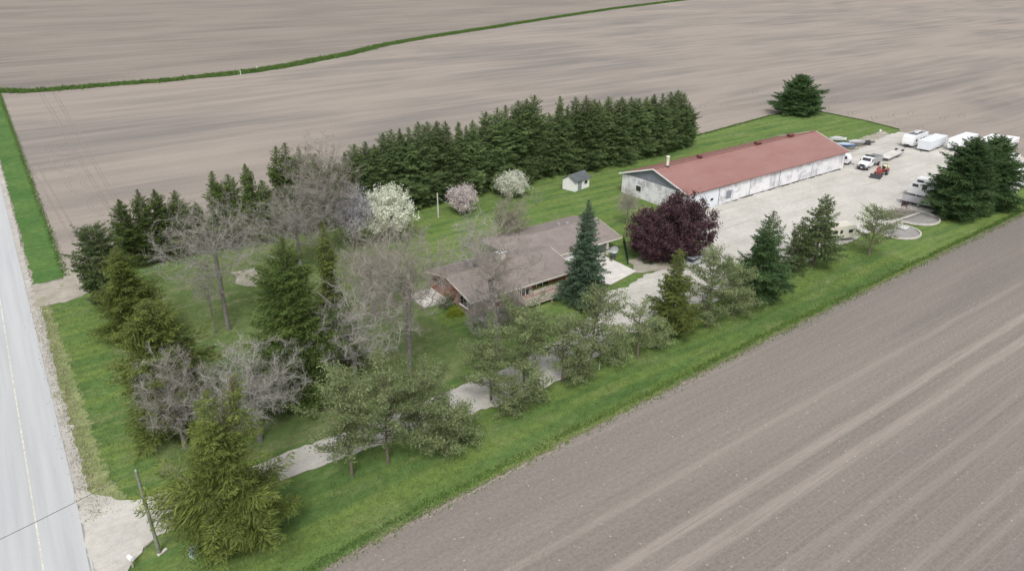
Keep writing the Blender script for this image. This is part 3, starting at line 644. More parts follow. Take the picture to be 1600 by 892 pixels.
def shrub(name, x, y, r, h, lm, label, seed, n=2600, lf=.16):
    rng = np.random.default_rng(seed); o = root(name, (x, y, .03), 0, label, 'shrub')
    cl = unit(rng.normal(size=(26, 3)))*rng.uniform(.35, .85, (26, 1)); cl[:, 2] = abs(cl[:, 2])
    I = rng.integers(0, 26, n); P = cl[I]+rng.normal(size=(n, 3))*.17; P[:, 2] = abs(P[:, 2]); P = P*np.array([r, r, h])
    tt = rng.random(26)*.5+.2
    quads_mesh('foliage', leaves(P, unit(rng.normal(size=(n, 3))+[0, 0, .5]), lf, lf*.5, rng), tt[I]+rng.normal(size=n)*.15, L[lm], o)
    mb = MB()
    for k in range(7): mb.tube((0, 0, 0), tuple(cl[k]*np.array([r, r, h])*.9), .04, .012, 5)
    mb.build('stems', M['bark'], o)
shrub('evergreen_shrub', 47.2, 82.6, 1.7, 2.7, 'shrubdk', 'dark green rounded shrub against the brick end wall of the house', 130)
shrub('golden_shrub', 46.9, 79.7, 1.4, 1.6, 'shrubyl', 'lime yellow rounded shrub at the brick corner of the house', 131, 2000)
shrub('deck_shrub', *G(880, 452, 1.0), 1.0, 1.9, 'mid', 'small olive shrub against the brick wall on the house deck', 132, 900)
shrub('low_shrub', *G(1012, 412), 1.1, .9, 'mid', 'low green shrub at the foot of the left purple tree', 133, 900)

# --- grass stuff: rough field edge, verge tufts, lawn texture, ditch
def tufts(name, segs, n, width, lm, seed, lf=(.25, .5), w_=.07, z=.03):
    rng = np.random.default_rng(seed); P = []
    S = [(np.array(a), np.array(b)) for a, b in zip(segs[:-1], segs[1:])]; Ls = np.array([np.linalg.norm(b-a) for a, b in S]); pr_ = Ls/Ls.sum()
    K = rng.choice(len(S), n, p=pr_); t = rng.random(n)
    A = np.array([s[0] for s in S])[K]; B = np.array([s[1] for s in S])[K]; d = unit(B-A); nr = np.stack([-d[:, 1], d[:, 0]], 1)
    clump = np.sin((A+(B-A)*t[:, None])[:, 0]*1.9)+np.sin((A+(B-A)*t[:, None])[:, 0]*.73+2)
    Q = A+(B-A)*t[:, None]+nr*(rng.normal(size=(n, 1))*width*.4+clump[:, None]*width*.08)
    C = np.concatenate([Q, np.full((n, 1), z)], 1); D = unit(np.concatenate([rng.normal(size=(n, 2))*.55, np.ones((n, 1))], 1))
    o = quads_mesh(name, leaves(C, D, rng.uniform(*lf, n), w_*rng.uniform(.7, 1.6, n), rng), rng.random(n)*.7+.1, L[lm]); return tag(o, kind='stuff')
SE = [(9, 44.8), (13.1, 46.3), (23.6, 47.2), (42.9, 48.0), (78.2, 49.3), (162, 51.3), (200, 52)]
def off(seg, d): return [(a, b+d) for a, b in seg]
tag(tufts('tall_grass', off(SE, .75), 16000, .8, 'tuft', 200, (.1, .3), .08), 'ragged tall green grass along the ploughed field edge', 'grass')
tag(tufts('dead_grass', off(SE, -.12), 12000, .35, 'drytuft', 201, (.1, .24), .07), 'pale dead grass lip along the ploughed field edge', 'grass')
tag(tufts('crop_weeds', off(SE, -.55), 2600, .7, 'tuft', 202, (.12, .3), .09), 'scattered green weeds at the margin of the near field', 'weeds')
tag(tufts('verge_tufts', [(-1.3, 64), (-1.2, 118)], 4500, 1.6, 'drytuft', 203, (.12, .3), .06, .06), 'dry straw-coloured tufts along the gravel shoulder', 'grass')
tag(tufts('verge_grass', [(2.95, 128), (3.0, 172), (3.3, 240), (3.6, 326)], 6000, .8, 'tuft', 204, (.15, .35), .12), 'long green grass at the edge of the road verge', 'grass')
tag(tufts('north_edge_grass', [(150, 132.4), (160, 133.9)]+NORTH[5:], 6000, .7, 'tuft', 205, (.15, .35), .12), 'green grass fringe at the far lawn edge', 'grass')
tag(tufts('ditch_grass', [tuple(p) for p in DP], 60000, 4.5, 'tuft', 206, (.5, 1.3), .35), 'rough green growth along the winding field ditch', 'grass')
tag(tufts('row_undergrowth', [(5, 130), (150, 131)], 15000, 2.0, 'tuft', 207, (.3, .7), .13), 'rough grass behind the spruce row', 'grass')
def scatter(name, poly, n, lm, seed, lf, w_, z=.03, flat=.6):
    rng = np.random.default_rng(seed); P = np.array(poly); lo, hi = P.min(0), P.max(0)
    Q = rng.uniform(lo, hi, (n*3, 2)); ins = np.zeros(len(Q), bool); j = len(P)-1
    for i in range(len(P)):
        xi, yi = P[i]; xj, yj = P[j]
        c = ((yi > Q[:, 1]) != (yj > Q[:, 1])) & (Q[:, 0] < (xj-xi)*(Q[:, 1]-yi)/(yj-yi+1e-12)+xi); ins ^= c; j = i
    Q = Q[ins][:n]; n = len(Q); C = np.concatenate([Q, np.full((n, 1), z)], 1); D = unit(np.concatenate([rng.normal(size=(n, 2))*flat, np.ones((n, 1))*.8], 1))
    s = .5+.25*np.sin(Q[:, 0]*.8+np.sin(Q[:, 1]*.6)*2)+.2*np.sin(Q[:, 1]*1.7)
    return tag(quads_mesh(name, leaves(C, D, rng.uniform(*lf, n), w_*rng.uniform(.7, 1.5, n), rng), s*.7+rng.normal(size=n)*.12, L[lm]), kind='stuff')
tag(scatter('lawn_blades', [(0, 48), (12, 48), (43, 49), (80, 50.5), (120, 51.5), (120, 60), (70, 60), (42, 59), (16, 57), (5, 57)], 60000, 'tuft', 210, (.06, .14), .05), 'short mown grass blades on the lawn beside the near field', 'grass')
tag(scatter('front_lawn_blades', [(0, 64), (20, 65), (48, 70), (47, 90), (50, 118), (10, 118), (0, 116)], 60000, 'tuft', 211, (.07, .18), .05, .05), 'uneven grass blades under the front-lawn trees', 'grass')
tag(scatter('field_stubble', [(30, 10), (60, 20), (160, 45), (75, 47.5), (13, 45), (14, 30)], 9000, 'stub', 212, (.06, .16), .05, .012, 1.6), 'pale scattered stubble and stones on the near field', 'stubble')

# ================================================================ BARN
BX0, BX1, BY0, BY1 = 107.0, 162.8, 90.1, 108.3; EZ, RZ = 4.35, 7.25
barn = root('barn', (BX0, BY0, 0), radians(.7), 'long white peeling barn with a red metal roof beside the gravel yard', 'barn')
LB, WB = BX1-BX0, BY1-BY0; RY = WB*.5
mb = MB(); mb.box((LB/2, .1, EZ/2-.05), (LB, .2, EZ-.1)); mb.box((LB/2, WB-.1, EZ/2-.05), (LB, .2, EZ-.1)); mb.box((.1, WB/2, EZ/2-.05), (.2, WB-.4, EZ-.1)); mb.box((LB-.1, WB/2, EZ/2-.05), (.2, WB-.4, EZ-.1))
mb.build('wall', M['siding'], barn)
for x0 in (.04, LB-.16):
    g = MB(); g.prism([(.1, EZ-.08), (WB-.1, EZ-.08), (RY, RZ-.16)], x0, x0+.12, 'X'); g.build('gable', M['greygable'], barn)
ov = .55
rf = MB(); k = (RZ-EZ)/RY
ee = EZ-k*ov
for (ya, yb) in ((-ov, RY), (WB+ov, RY)):
    rf.add([(-ov, ya, ee), (LB+ov, ya, ee), (LB+ov, yb, RZ), (-ov, yb, RZ), (-ov, ya, ee+.12), (LB+ov, ya, ee+.12), (LB+ov, yb, RZ+.12), (-ov, yb, RZ+.12)],
           [(0, 1, 2, 3), (7, 6, 5, 4), (0, 4, 5, 1), (1, 5, 6, 2), (2, 6, 7, 3), (3, 7, 4, 0)])
roof = rf.build('roof', M['redroof'], barn)
rb = MB()
for i in range(int((LB+2*ov)/.92)):
    x = -ov+.3+i*.92
    for (ya, yb) in ((-ov, RY), (WB+ov, RY)): rb.add([(x-.03, ya, ee+.125), (x+.03, ya, ee+.125), (x+.03, yb, RZ+.125), (x-.03, yb, RZ+.125), (x-.015, ya, ee+.16), (x+.015, ya, ee+.16), (x+.015, yb, RZ+.16), (x-.015, yb, RZ+.16)], [(0, 4, 7, 3), (4, 5, 6, 7), (5, 1, 2, 6), (0, 1, 5, 4)])
rb.box((LB/2, RY, RZ+.16), (LB+2*ov, .5, .07)); rb.build('roof_rib', M['rib'], roof)
for xx in (-ov-.06, LB+ov+.02):
    tr = MB(); pf = []
    for (yy, zz) in ((-ov, ee-.12), (RY, RZ-.12), (WB+ov, ee-.12), (WB+ov, ee+.19), (RY, RZ+.19), (-ov, ee+.19)): pf.append((yy, zz))
    tr.add([(xx, a, b) for a, b in pf]+[(xx+.05, a, b) for a, b in pf], [(0, 1, 4, 5), (1, 2, 3, 4), (11, 10, 7, 6), (10, 9, 8, 7), (0, 6, 7, 1), (1, 7, 8, 2), (2, 8, 9, 3), (3, 9, 10, 4), (4, 10, 11, 5), (5, 11, 6, 0)])
    tr.build('white_trim', M['white'], barn)
MB().box((LB/2, -ov-.03, ee+.03), (LB+2*ov, .05, .14)).build('gutter', M['rib'], barn)
def bwin(mbx, name, par, fr, c, d, axis):       # framed window, axis: wall normal
    p = MB().box(c, d).build(name, fr, par)
    c2 = list(c); d2 = [max(q-.14, .04) for q in d]; i = 0 if axis == 'X' else 1; d2[i] = d[i]*1.0+.02
    c2[i] -= .02; MB().box(c2, d2).build('pane', M['glass'], p); return p
for y in (13.2, 4.0): bwin(None, 'window', barn, M['white'], (-.03, y, 2.1), (.08, 1.5, 1.25), 'X')
for k, sx0 in enumerate((9.75, 19.9, 30.2, 42.5)): MB().box((sx0, -.025, EZ/2), (.12, .05, EZ-.3)).build('wall_seam', M['greygable'], barn)
# sliding doors and white overhead door on the yard side
od = MB().box((4.9, -.04, 1.9), (9.2, .08, 3.7)).build('overhead_door', M['whiteblue'], barn)
for x in (4.9, 7.5): MB().box((x, -.09, 1.75), (.85, .04, .5)).build('pane', M['glass'], od)
for x, ww in ((13.2, 6.6),):
    sd_ = MB().box((x, -.05, 1.95), (ww, .08, 3.6)).build('sliding_door', M['siding'], barn)
    MB().box((x-.4, -.10, 1.8), (1.7, .03, 1.8)).build('grey_panel', M['greygable'], sd_)
MB().box((18, -.06, EZ-.28), (17, .1, .08)).build('door_track', M['dark'], barn)
MB().box((LB/2+5, -.03, .14), (LB-12, .06, .22)).build('foundation', M['dark'], barn)
ch = MB(); ch.tube((3.3, RY-.3, RZ-.3), (3.3, RY-.3, RZ+2.0), .32, .32, 10); cc = ch.build('chimney', M['cream'], barn)
MB().tube((3.3, RY-.3, RZ+2.05), (3.3, RY-.3, RZ+2.3), .45, .3, 10).build('cap', M['cream'], cc); MB().tube((3.3, RY-.3, RZ-.1), (3.3, RY-.3, RZ+.3), .42, .4, 10).build('flashing', M['dark'], cc)
for vx, vw in ((13.5, .9), (33.5, 1.7), (46.0, 1.7)):
    v = MB(); v.box((vx, RY, RZ+.42), (vw, .8, .45)); v.prism([(RY-.7, RZ+.64), (RY+.7, RZ+.64), (RY, RZ+.98)], vx-vw/2-.1, vx+vw/2+.1, 'X'); v.build('roof_vent', M['ventred'], barn, .02)
# ================================================================ HOUSE
hs_ = root('house', (48.9, 78.0, 0), 0, 'low red brick ranch house with a brown shingle roof and carport behind the driveway trees', 'house')
def hiproof(mb, x0, x1, y0, y1, ez, rz, t=.2, hip=0.0):
    ym = (y0+y1)/2
    if hip:
        for z_ in (0, t): mb.add([(x0, y0, ez+z_), (x1, y0, ez+z_), (x1, ym, rz+z_), (x0+hip, ym, rz+z_), (x0, y1, ez+z_), (x1, y1, ez+z_)], [(0, 1, 2, 3), (5, 4, 3, 2), (4, 0, 3)])
        mb.add([(x0, y0, ez), (x1, y0, ez), (x1, ym, rz), (x1, y1, ez), (x0, y1, ez), (x0, y0, ez+t), (x1, y0, ez+t), (x1, ym, rz+t), (x1, y1, ez+t), (x0, y1, ez+t)], [(0, 1, 6, 5), (1, 2, 7, 6), (2, 3, 8, 7), (3, 4, 9, 8), (4, 0, 5, 9)])
        return
    for (ya) in (y0, y1):
        mb.add([(x0, ya, ez), (x1, ya, ez), (x1, ym, rz), (x0, ym, rz), (x0, ya, ez+t), (x1, ya, ez+t), (x1, ym, rz+t), (x0, ym, rz+t)], [(0, 1, 2, 3), (4, 7, 6, 5), (0, 4, 5, 1), (1, 5, 6, 2), (2, 6, 7, 3), (3, 7, 4, 0)])
# local coords: x 0..18.2 main block, y 0..12 ; wing x 18.2..33, y 5.2..18.5
m = MB(); m.box((9.1, 6, 1.3), (18.2, 12, 2.6)); m.prism([(.1, 2.6), (11.9, 2.6), (6, 3.9)], 0.05, 18.15, 'X'); m.build('wall', M['brick'], hs_)
m = MB(); m.box((22.1, 12.0, 1.3), (7.8, 12, 2.6)); m.prism([(6.1, 2.6), (17.9, 2.6), (12, 3.9)], 20.5, 33.4, 'X'); m.build('wing_wall', M['white'], hs_)
m = MB(); hiproof(m, -.8, 18.9, -.8, 12.8, 2.58, 4.15); main_r = m.build('roof', M['shingle'], hs_)
m = MB(); hiproof(m, 13.5, 34.2, 5.4, 18.8, 2.62, 4.27, .2, 6.5); wing_r = m.build('wing_roof', M['shingle'], hs_)
def fascia(par, pts, hgt=.24, th=.06):
    mb = MB()
    for a, b in zip(pts[:-1], pts[1:]):
        a, b = Vector(a), Vector(b); d = (b-a).normalized(); s = Vector((-d.y, d.x, 0))*th/2 if abs(d.z) < .99 else Vector((th/2, 0, 0)); u = Vector((0, 0, hgt))
        mb.add([a-s, a+s, b+s, b-s, a-s+u, a+s+u, b+s+u, b-s+u], [(0, 1, 2, 3), (4, 7, 6, 5), (0, 4, 5, 1), (1, 5, 6, 2), (2, 6, 7, 3), (3, 7, 4, 0)])
    mb.build('fascia', M['cream'], par)
fascia(main_r, [(-.83, 12.8, 2.55), (-.83, 6, 4.12), (-.83, -.83, 2.55), (18.93, -.83, 2.55), (18.93, 6, 4.12)])
fascia(wing_r, [(18.9, 5.37, 2.57), (34.23, 5.37, 2.57), (34.23, 12.1, 4.22), (34.23, 18.83, 2.57)])
c = MB(); c.box((9.6, 6.6, 4.75), (1.25, .8, 1.5)); chm = c.build('chimney', M['cream'], main_r)
MB().box((9.6, 6.6, 5.55), (1.5, 1.0, .12)).build('cap', M['white'], chm)
for dx in (-.3, .3): MB().box((9.6+dx, 6.6, 5.66), (.34, .4, .12)).build('flue', M['dark'], chm)
for (vx, vy) in ((26.5, 13.4), (28.1, 12.9)): MB().box((vx, vy, 4.4), (.5, .4, .4)).build('roof_vent', M['steel'], wing_r)
def hwin(c, d, axis, mull=1):
    p = MB().box(c, d).build('window', M['white'], hs_); i = 0 if axis == 'X' else 1; j = 1-i
    for k in range(mull+1):
        wv = d[j]/(mull+1); c2 = list(c); c2[j] = c[j]-d[j]/2+wv*(k+.5); c2[i] -= .035; d2 = list(d); d2[j] = wv-.14; d2[2] = d[2]-.16; MB().box(c2, d2).build('pane', M['glass'], p)
hwin((12.6, -.03, 1.85), (2.3, .08, 1.1), 'Y'); hwin((5.2, -.03, 1.7), (2.2, .08, 1.3), 'Y'); hwin((9.0, -.03, 1.5), (2.2, .08, 1.8), 'Y', 2)
hwin((-.03, 2.2, 1.6), (.08, 2.0, 1.5), 'X', 1); hwin((-.03, 9.5, 1.9), (.08, 2.2, 1.0), 'X', 2); hwin((20, 5.97, 1.7), (1.4, .08, 1.2), 'Y')
MB().tube((.25, -.12, 0), (.25, -.12, 2.6), .06, .06, 6).build('downspout', M['white'], hs_)
MB().box((18.05, -.12, 1.3), (.12, .1, 2.6)).build('downspout', M['white'], hs_)
MB().box((-.1, 2.2, .75), (.16, 2.4, .1)).build('sill', M['white'], hs_)
# carport: posts, beam and side wall
pm = MB()
MB().box((31.2, 5.75, 1.3), (.3, .3, 2.5)).build('carport_post', M['cream'], hs_); MB().box((33.7, 12.2, 1.3), (.2, .2, 2.5)).build('carport_post', M['cream'], hs_); MB().box((33.7, 17.8, 1.3), (.2, .2, 2.5)).build('carport_post', M['cream'], hs_)
MB().box((30.0, 5.9, 2.5), (8.3, .18, .2)).build('carport_beam', M['white'], hs_)
MB().box((30, 17.9, 1.2), (7.4, .12, 2.4)).build('carport_wall', M['whiteblue'], hs_)
MB().box((30, 12, .12), (7.8, 11.5, .14)).build('carport_floor', M['concrete'], hs_)
# porch on the road end
pr_ = MB(); pr_.box((-2.3, 8.9, .12), (4.2, 5.2, .24)); pr_.build('porch', M['concrete'], hs_)
pr2 = MB(); pr2.box((-2.2, 6.2, .65), (3.6, .12, .12)); [pr2.box((x, 6.2, .4), (.1, .1, .6)) for x in (-3.9, -2.2, -.5)]; pr2.build('porch_rail', M['white'], hs_)
MB().box((2, -1.6, .08), (3.6, 1.4, .14)).build('step', M['concrete'], hs_)
# deck
dk = root('deck', (56.1, 74.9, 0), 0, 'weathered grey wooden deck with slatted railing along the front of the house', 'deck')
d_ = MB()
for i in range(20): d_.box((4.9, .1+i*.15, .86), (9.8, .135, .05))
d_.build('deck_floor', M['deckwood'], dk)
r_ = MB(); r_.box((4.9, .02, 1.86), (9.8, .14, .06)); r_.box((4.9, .02, 1.05), (9.8, .05, .07))
for i in range(66): r_.box((.08+i*.148, .0, 1.42), (.125, .03, .85))
r_.box((.02, 1.5, 1.86), (.1, 2.9, .06)); r_.box((9.8, 1.5, 1.86), (.1, 2.9, .06))
for i in range(19): r_.box((.0, .2+i*.15, 1.42), (.03, .08, .85)); r_.box((9.82, .2+i*.15, 1.42), (.03, .08, .85))
r_.build('railing', M['wood'], dk)
MB().box((4.9, .0, .75), (9.8, .05, .24)).build('rim_board', M['wood'], dk)
for x in (.1, 2.5, 4.9, 7.3, 9.7): MB().box((x, .08, .92), (.12, .12, 1.95)).build('post', M['wood'], dk)
pl = MB(); pl.box((6, 2.75, 1.15), (6.5, .5, .55)); plo = root('planter', (56.1, 74.9, 0), 0, 'long wooden planter box of low greenery against the brick wall on the deck', 'planter')
pl.build('box', M['wood'], plo); rng = np.random.default_rng(3); n = 900; P = np.stack([rng.uniform(2.9, 9.1, n), rng.uniform(2.55, 2.98, n), rng.uniform(1.42, 1.6, n)], 1)
quads_mesh('greenery', leaves(P, unit(rng.normal(size=(n, 3))+[0, 0, 1]), .2, .09, rng), rng.random(n), L['olive'], plo)
# satellite dish beside the carport
dx, dy = G(959, 396, 1.4)
sdh = root('satellite_dish', (dx, dy, 0), radians(-35), 'large pale round satellite dish beside the carport post', 'satellite dish')
b = MB(); b.tube((0, 0, 0), (0, 0, 2.2), .05, .05, 8); b.build('mast', M['steel'], sdh)
b = MB(); ring = []
for j, q in enumerate((0, .33, .66, 1)):
    for i in range(24): a = 2*pi*i/24; ring.append((q*.68*cos(a), -.12-.2*q*q, 2.2+q*.68*sin(a)))
fs = [(j*24+i, j*24+(i+1) % 24, (j+1)*24+(i+1) % 24, (j+1)*24+i) for j in range(3) for i in range(24)]
b.add(ring, fs); b.add([(x, y+.03, z) for x, y, z in ring], [f[::-1] for f in fs]); b.build('dish', M['steel'], sdh)
b = MB(); b.tube((0, -.1, 1.35), (0, -.9, 2.1), .025, .02, 6); b.box((0, -.92, 2.15), (.1, .14, .1)); b.build('feed_arm', M['steel'], sdh)
fn = root('fence', (0, 0, 0), 0, 'short dark green lattice fence beside the concrete slab', 'fence')
A, B = np.array(G(974, 380)), np.array(G(981, 414))
b = MB(); an = atan2(B[1]-A[1], B[0]-A[0]); mid = (A+B)/2; ln = np.linalg.norm(B-A)
for i in range(int(ln/.2)): p = A+(B-A)*(i+.5)/int(ln/.2); b.box((p[0], p[1], .8), (.13, .03, 1.4), an)
b.build('slats', M['fence'], fn)
for t in (0, .33, .66, 1): p = A+(B-A)*t; MB().box((p[0], p[1], .85), (.12, .12, 1.7), an).build('post', M['fence'], fn)
gx, gy = G(957, 409)
bq = root('barbecue', (gx, gy, .18), 0, 'black barbecue standing beside the carport post', 'barbecue')
b = MB(); b.box((0, 0, .85), (.9, .5, .35)); b.prism([(-.25, 1.03), (.25, 1.03), (.18, 1.3), (-.18, 1.3)], -.45, .45, 'X'); b.build('hood', M['dark'], bq, .02)
b = MB(); [b.box((x, y, .35), (.06, .06, .7)) for x in (-.38, .38) for y in (-.2, .2)]; b.build('frame', M['black'], bq)

# ================================================================ GARDEN SHED
sx_, sy_ = G(879, 294); shd = root('garden_shed', (98.6, 114.3, 0), radians(12), 'small white garden shed with a dark roof under the windbreak spruces', 'shed')
m = MB(); m.box((2.6, 1.7, 1.1), (5.2, 3.4, 2.2)); m.prism([(0.02, 2.2), (3.38, 2.2), (1.7, 3.3)], .02, 5.18, 'X'); m.build('wall', M['white'], shd)
m = MB(); hiproof(m, -.3, 5.5, -.35, 3.75, 2.12, 3.42, .1); m.build('roof', M['shedroof'], shd)
dd = MB().box((1.7, -.03, 1.0), (1.3, .07, 1.95)).build('door', M['door'], shd); MB().box((2.2, -.09, 1.0), (.05, .05, .15)).build('handle', M['steel'], dd)
wq = MB().box((3.9, -.02, 1.4), (1.2, .06, .9)).build('window', M['white'], shd); MB().box((3.9, -.05, 1.4), (1.0, .06, .72)).build('pane', M['glass'], wq)

# ================================================================ POLES, WIRE, SMALL THINGS
px_, py_ = G(250, 865)
tx_, ty_ = G(212, 735, 9.1)
up = root('utility_pole', (px_, py_, 0), 0, 'brown-green wooden utility pole beside the driveway mouth by the road', 'utility pole')
MB().tube((0, 0, -.1), (tx_-px_, ty_-py_, 9.1), .17, .12, 10).build('shaft', M['pole'], up)
MB().tube((tx_-px_, ty_-py_, 9.1), (tx_-px_, ty_-py_, 9.22), .08, .05, 8).build('insulator', M['boxgreen'], up)
MB().box((.2, 0, .12), (.9, .25, .12), .5).build('foot_block', M['concrete'], up)
wr = MB(); W0 = np.array([tx_, ty_, 9.05]); dd_ = np.array([*(np.array(G(0, 848, 8.4))-np.array(G(145, 772, 8.8))), 0]); dd_ /= np.linalg.norm(dd_); W1 = W0+dd_*24; W1[2] = 9.0
pts = [W0+(W1-W0)*t-np.array([0, 0, 1])*1.4*4*t*(1-t)*.25 for t in np.linspace(0, 1, 20)]
for a, b in zip(pts[:-1], pts[1:]): wr.tube(a, b, .022, .022, 5)
tag(wr.build('overhead_wire', M['rope']), 'thin dark overhead wire crossing the road from the roadside pole', 'wire')
ox = root('utility_pole', (float(W1[0]), float(W1[1]), 0), 0, 'wooden utility pole on the far side of the road', 'utility pole')
MB().tube((0, 0, -.1), (0, 0, 9.1), .17, .12, 10).build('shaft', M['pole'], ox)
x, y = G(685, 340); bp = root('utility_pole', (x, y, 0), 0, 'slim pale pole with a slanting guy wire near the pink magnolia', 'utility pole')
MB().tube((0, 0, 0), (0, 0, 5.0), .16, .12, 8).build('shaft', M['polegrey'], bp); MB().tube((0, 0, 4.2), (5.0, -1.8, 0), .025, .025, 5).build('guy_wire', M['steel'], bp)
x, y = G(208, 886); ml = root('mailbox', (x, y, 0), radians(20), 'white mailbox beside the gravel apron at the bottom edge', 'mailbox')
m = MB(); m.prism([(-.16, 0), (.16, 0), (.16, .18), (.1, .30), (-.1, .30), (-.16, .18)], -.3, .3); o = m.build('box', M['gelcoat'], ml, .01); o.location.z = 1.0
MB().box((0, 0, .5), (.1, .1, 1.0)).build('post', M['wood'], ml)
x, y = G(232, 850); cu = root('concrete_block', (x, y, .1), radians(30), 'pale concrete slab half buried in the grass beside the roadside pole', 'slab'); MB().box((0, 0, .1), (1.0, .35, .22)).build('slab', M['curbc'], cu, .03)
x, y = G(305, 868); tb = root('utility_box', (x, y, 0), radians(25), 'small pale green utility box on the grass under the large yellow-green spruce', 'utility box')
MB().box((0, 0, .45), (.75, .6, .9)).build('cabinet', M['boxgreen'], tb, .03); MB().box((0, 0, .95), (.85, .7, .08)).build('lid', M['boxgreen'], tb, .02)
x, y = G(1375, 207); wp = root('well_cap', (x, y, .03), 0, 'small white well cap on the lawn corner behind the barn', 'well cap'); MB().tube((0, 0, 0), (0, 0, .7), .25, .25, 10).build('casing', M['gelcoat'], wp); MB().tube((0, 0, .7), (0, 0, .8), .3, .26, 10).build('cap', M['whiteblue'], wp)
for (px, py, q) in [(376, 116, 'right'), (403, 109, 'farther')]:
    pass
for (px, py, lab) in [(376, 117, 'short white marker post in the widest part of the green ditch'), (402, 110, 'faint white marker post in the green ditch, the right one of two')]:
    x, y = G(px, py); p = root('marker_post', (x, y, 0), 0, lab, 'post'); MB().tube((0, 0, 0), (0, 0, 1.6), .14, .13, 8).build('shaft', M['gelcoat'], p); MB().tube((0, 0, 1.6), (0, 0, 1.72), .14, .06, 8).build('cap', M['gelcoat'], p)
x, y = G(936, 578); st = root('stake', (x, y, 0), 0, 'pale wooden stake in the lawn right of the leaning pine', 'stake'); MB().tube((0, 0, 0), (.05, 0, 1.1), .05, .04, 6).build('shaft', M['polegrey'], st)
x, y, _ = tall(765, 279, 286); cb_ = root('swing_frame', (x, 122.6, 0), 0.4, 'small white frame half hidden at the foot of the windbreak', 'garden frame')
m = MB(); [m.tube((a, b, 0), (a, 0, 1.7), .05, .05, 6) for a in (-.9, .9) for b in (-.5, .5)]; m.tube((-.9, 0, 1.7), (.9, 0, 1.7), .05, .05, 6); m.build('frame', M['gelcoat'], cb_); MB().box((0, 0, .6), (1.3, .5, .12)).build('seat', M['gelcoat'], cb_)

# ================================================================ CONCRETE RINGS, BEAM, PALLETS, BRUSH
def ringpad(cx, cy, r, lab):
    o = root('concrete_ring', (cx, cy, .13), 0, lab, 'concrete ring'); m = MB(); n = 48; vs = []
    for i in range(n):
        a = 2*pi*i/n
        for q, z in ((r, 0), (r, .32), (r-.28, .32), (r-.28, 0)): vs.append((q*cos(a), q*sin(a), z))
    m.add(vs, [(4*i+k, 4*((i+1) % n)+k, 4*((i+1) % n)+(k+1) % 4, 4*i+(k+1) % 4) for i in range(n) for k in range(4)]); m.build('curb', M['curbc'], o)
    m = MB(); m.add([(0, 0, .07)]+[((r-.28)*cos(2*pi*i/n), (r-.28)*sin(2*pi*i/n), .07) for i in range(n)], [(0, i+1, (i+1) % n+1) for i in range(n)]); m.build('fill', M['gravel_dark'], o)
ringpad(141.8, 62.4, 4.4, 'low concrete ring of grey gravel beside the dark spruces, the right one'); ringpad(131.6, 60.6, 4.2, 'low concrete ring of grey gravel beside the small leaning pine, the left one')
bmx = root('concrete_beam', (129, 63.3, .46), radians(-1.5), 'long pale concrete beam lying across the two rings', 'beam'); MB().box((7.6, 0, .12), (15.2, .32, .24)).build('beam', M['curbc'], bmx, .02)
x, y = G(1408, 358); pa = root('pallet', (x, y, .3), radians(8), 'white slatted pallet lying between the two concrete rings', 'pallet')
m = MB(); [m.box((i*.42-.85, 0, .16), (.2, 2.2, .04)) for i in range(5)]; m.build('deck_boards', M['white'], pa); m = MB(); [m.box((0, k, .07), (2.0, .12, .12)) for k in (-1, 0, 1)]; m.build('bearers', M['wood'], pa)
rng = np.random.default_rng(9); x, y = G(1400, 337); n = 1500; P = np.concatenate([rng.normal(size=(n, 2))*[2.6, .9], rng.random((n, 1))*.5], 1)+[x, y, .15]
tag(quads_mesh('brush_pile', leaves(P, unit(rng.normal(size=(n, 3))*[1, 1, .45]), rng.uniform(.5, 1.4, n), .06, rng), rng.random(n), M['twig_brown']), 'heap of dead brush beside the right concrete ring', 'brush pile', kind='stuff')

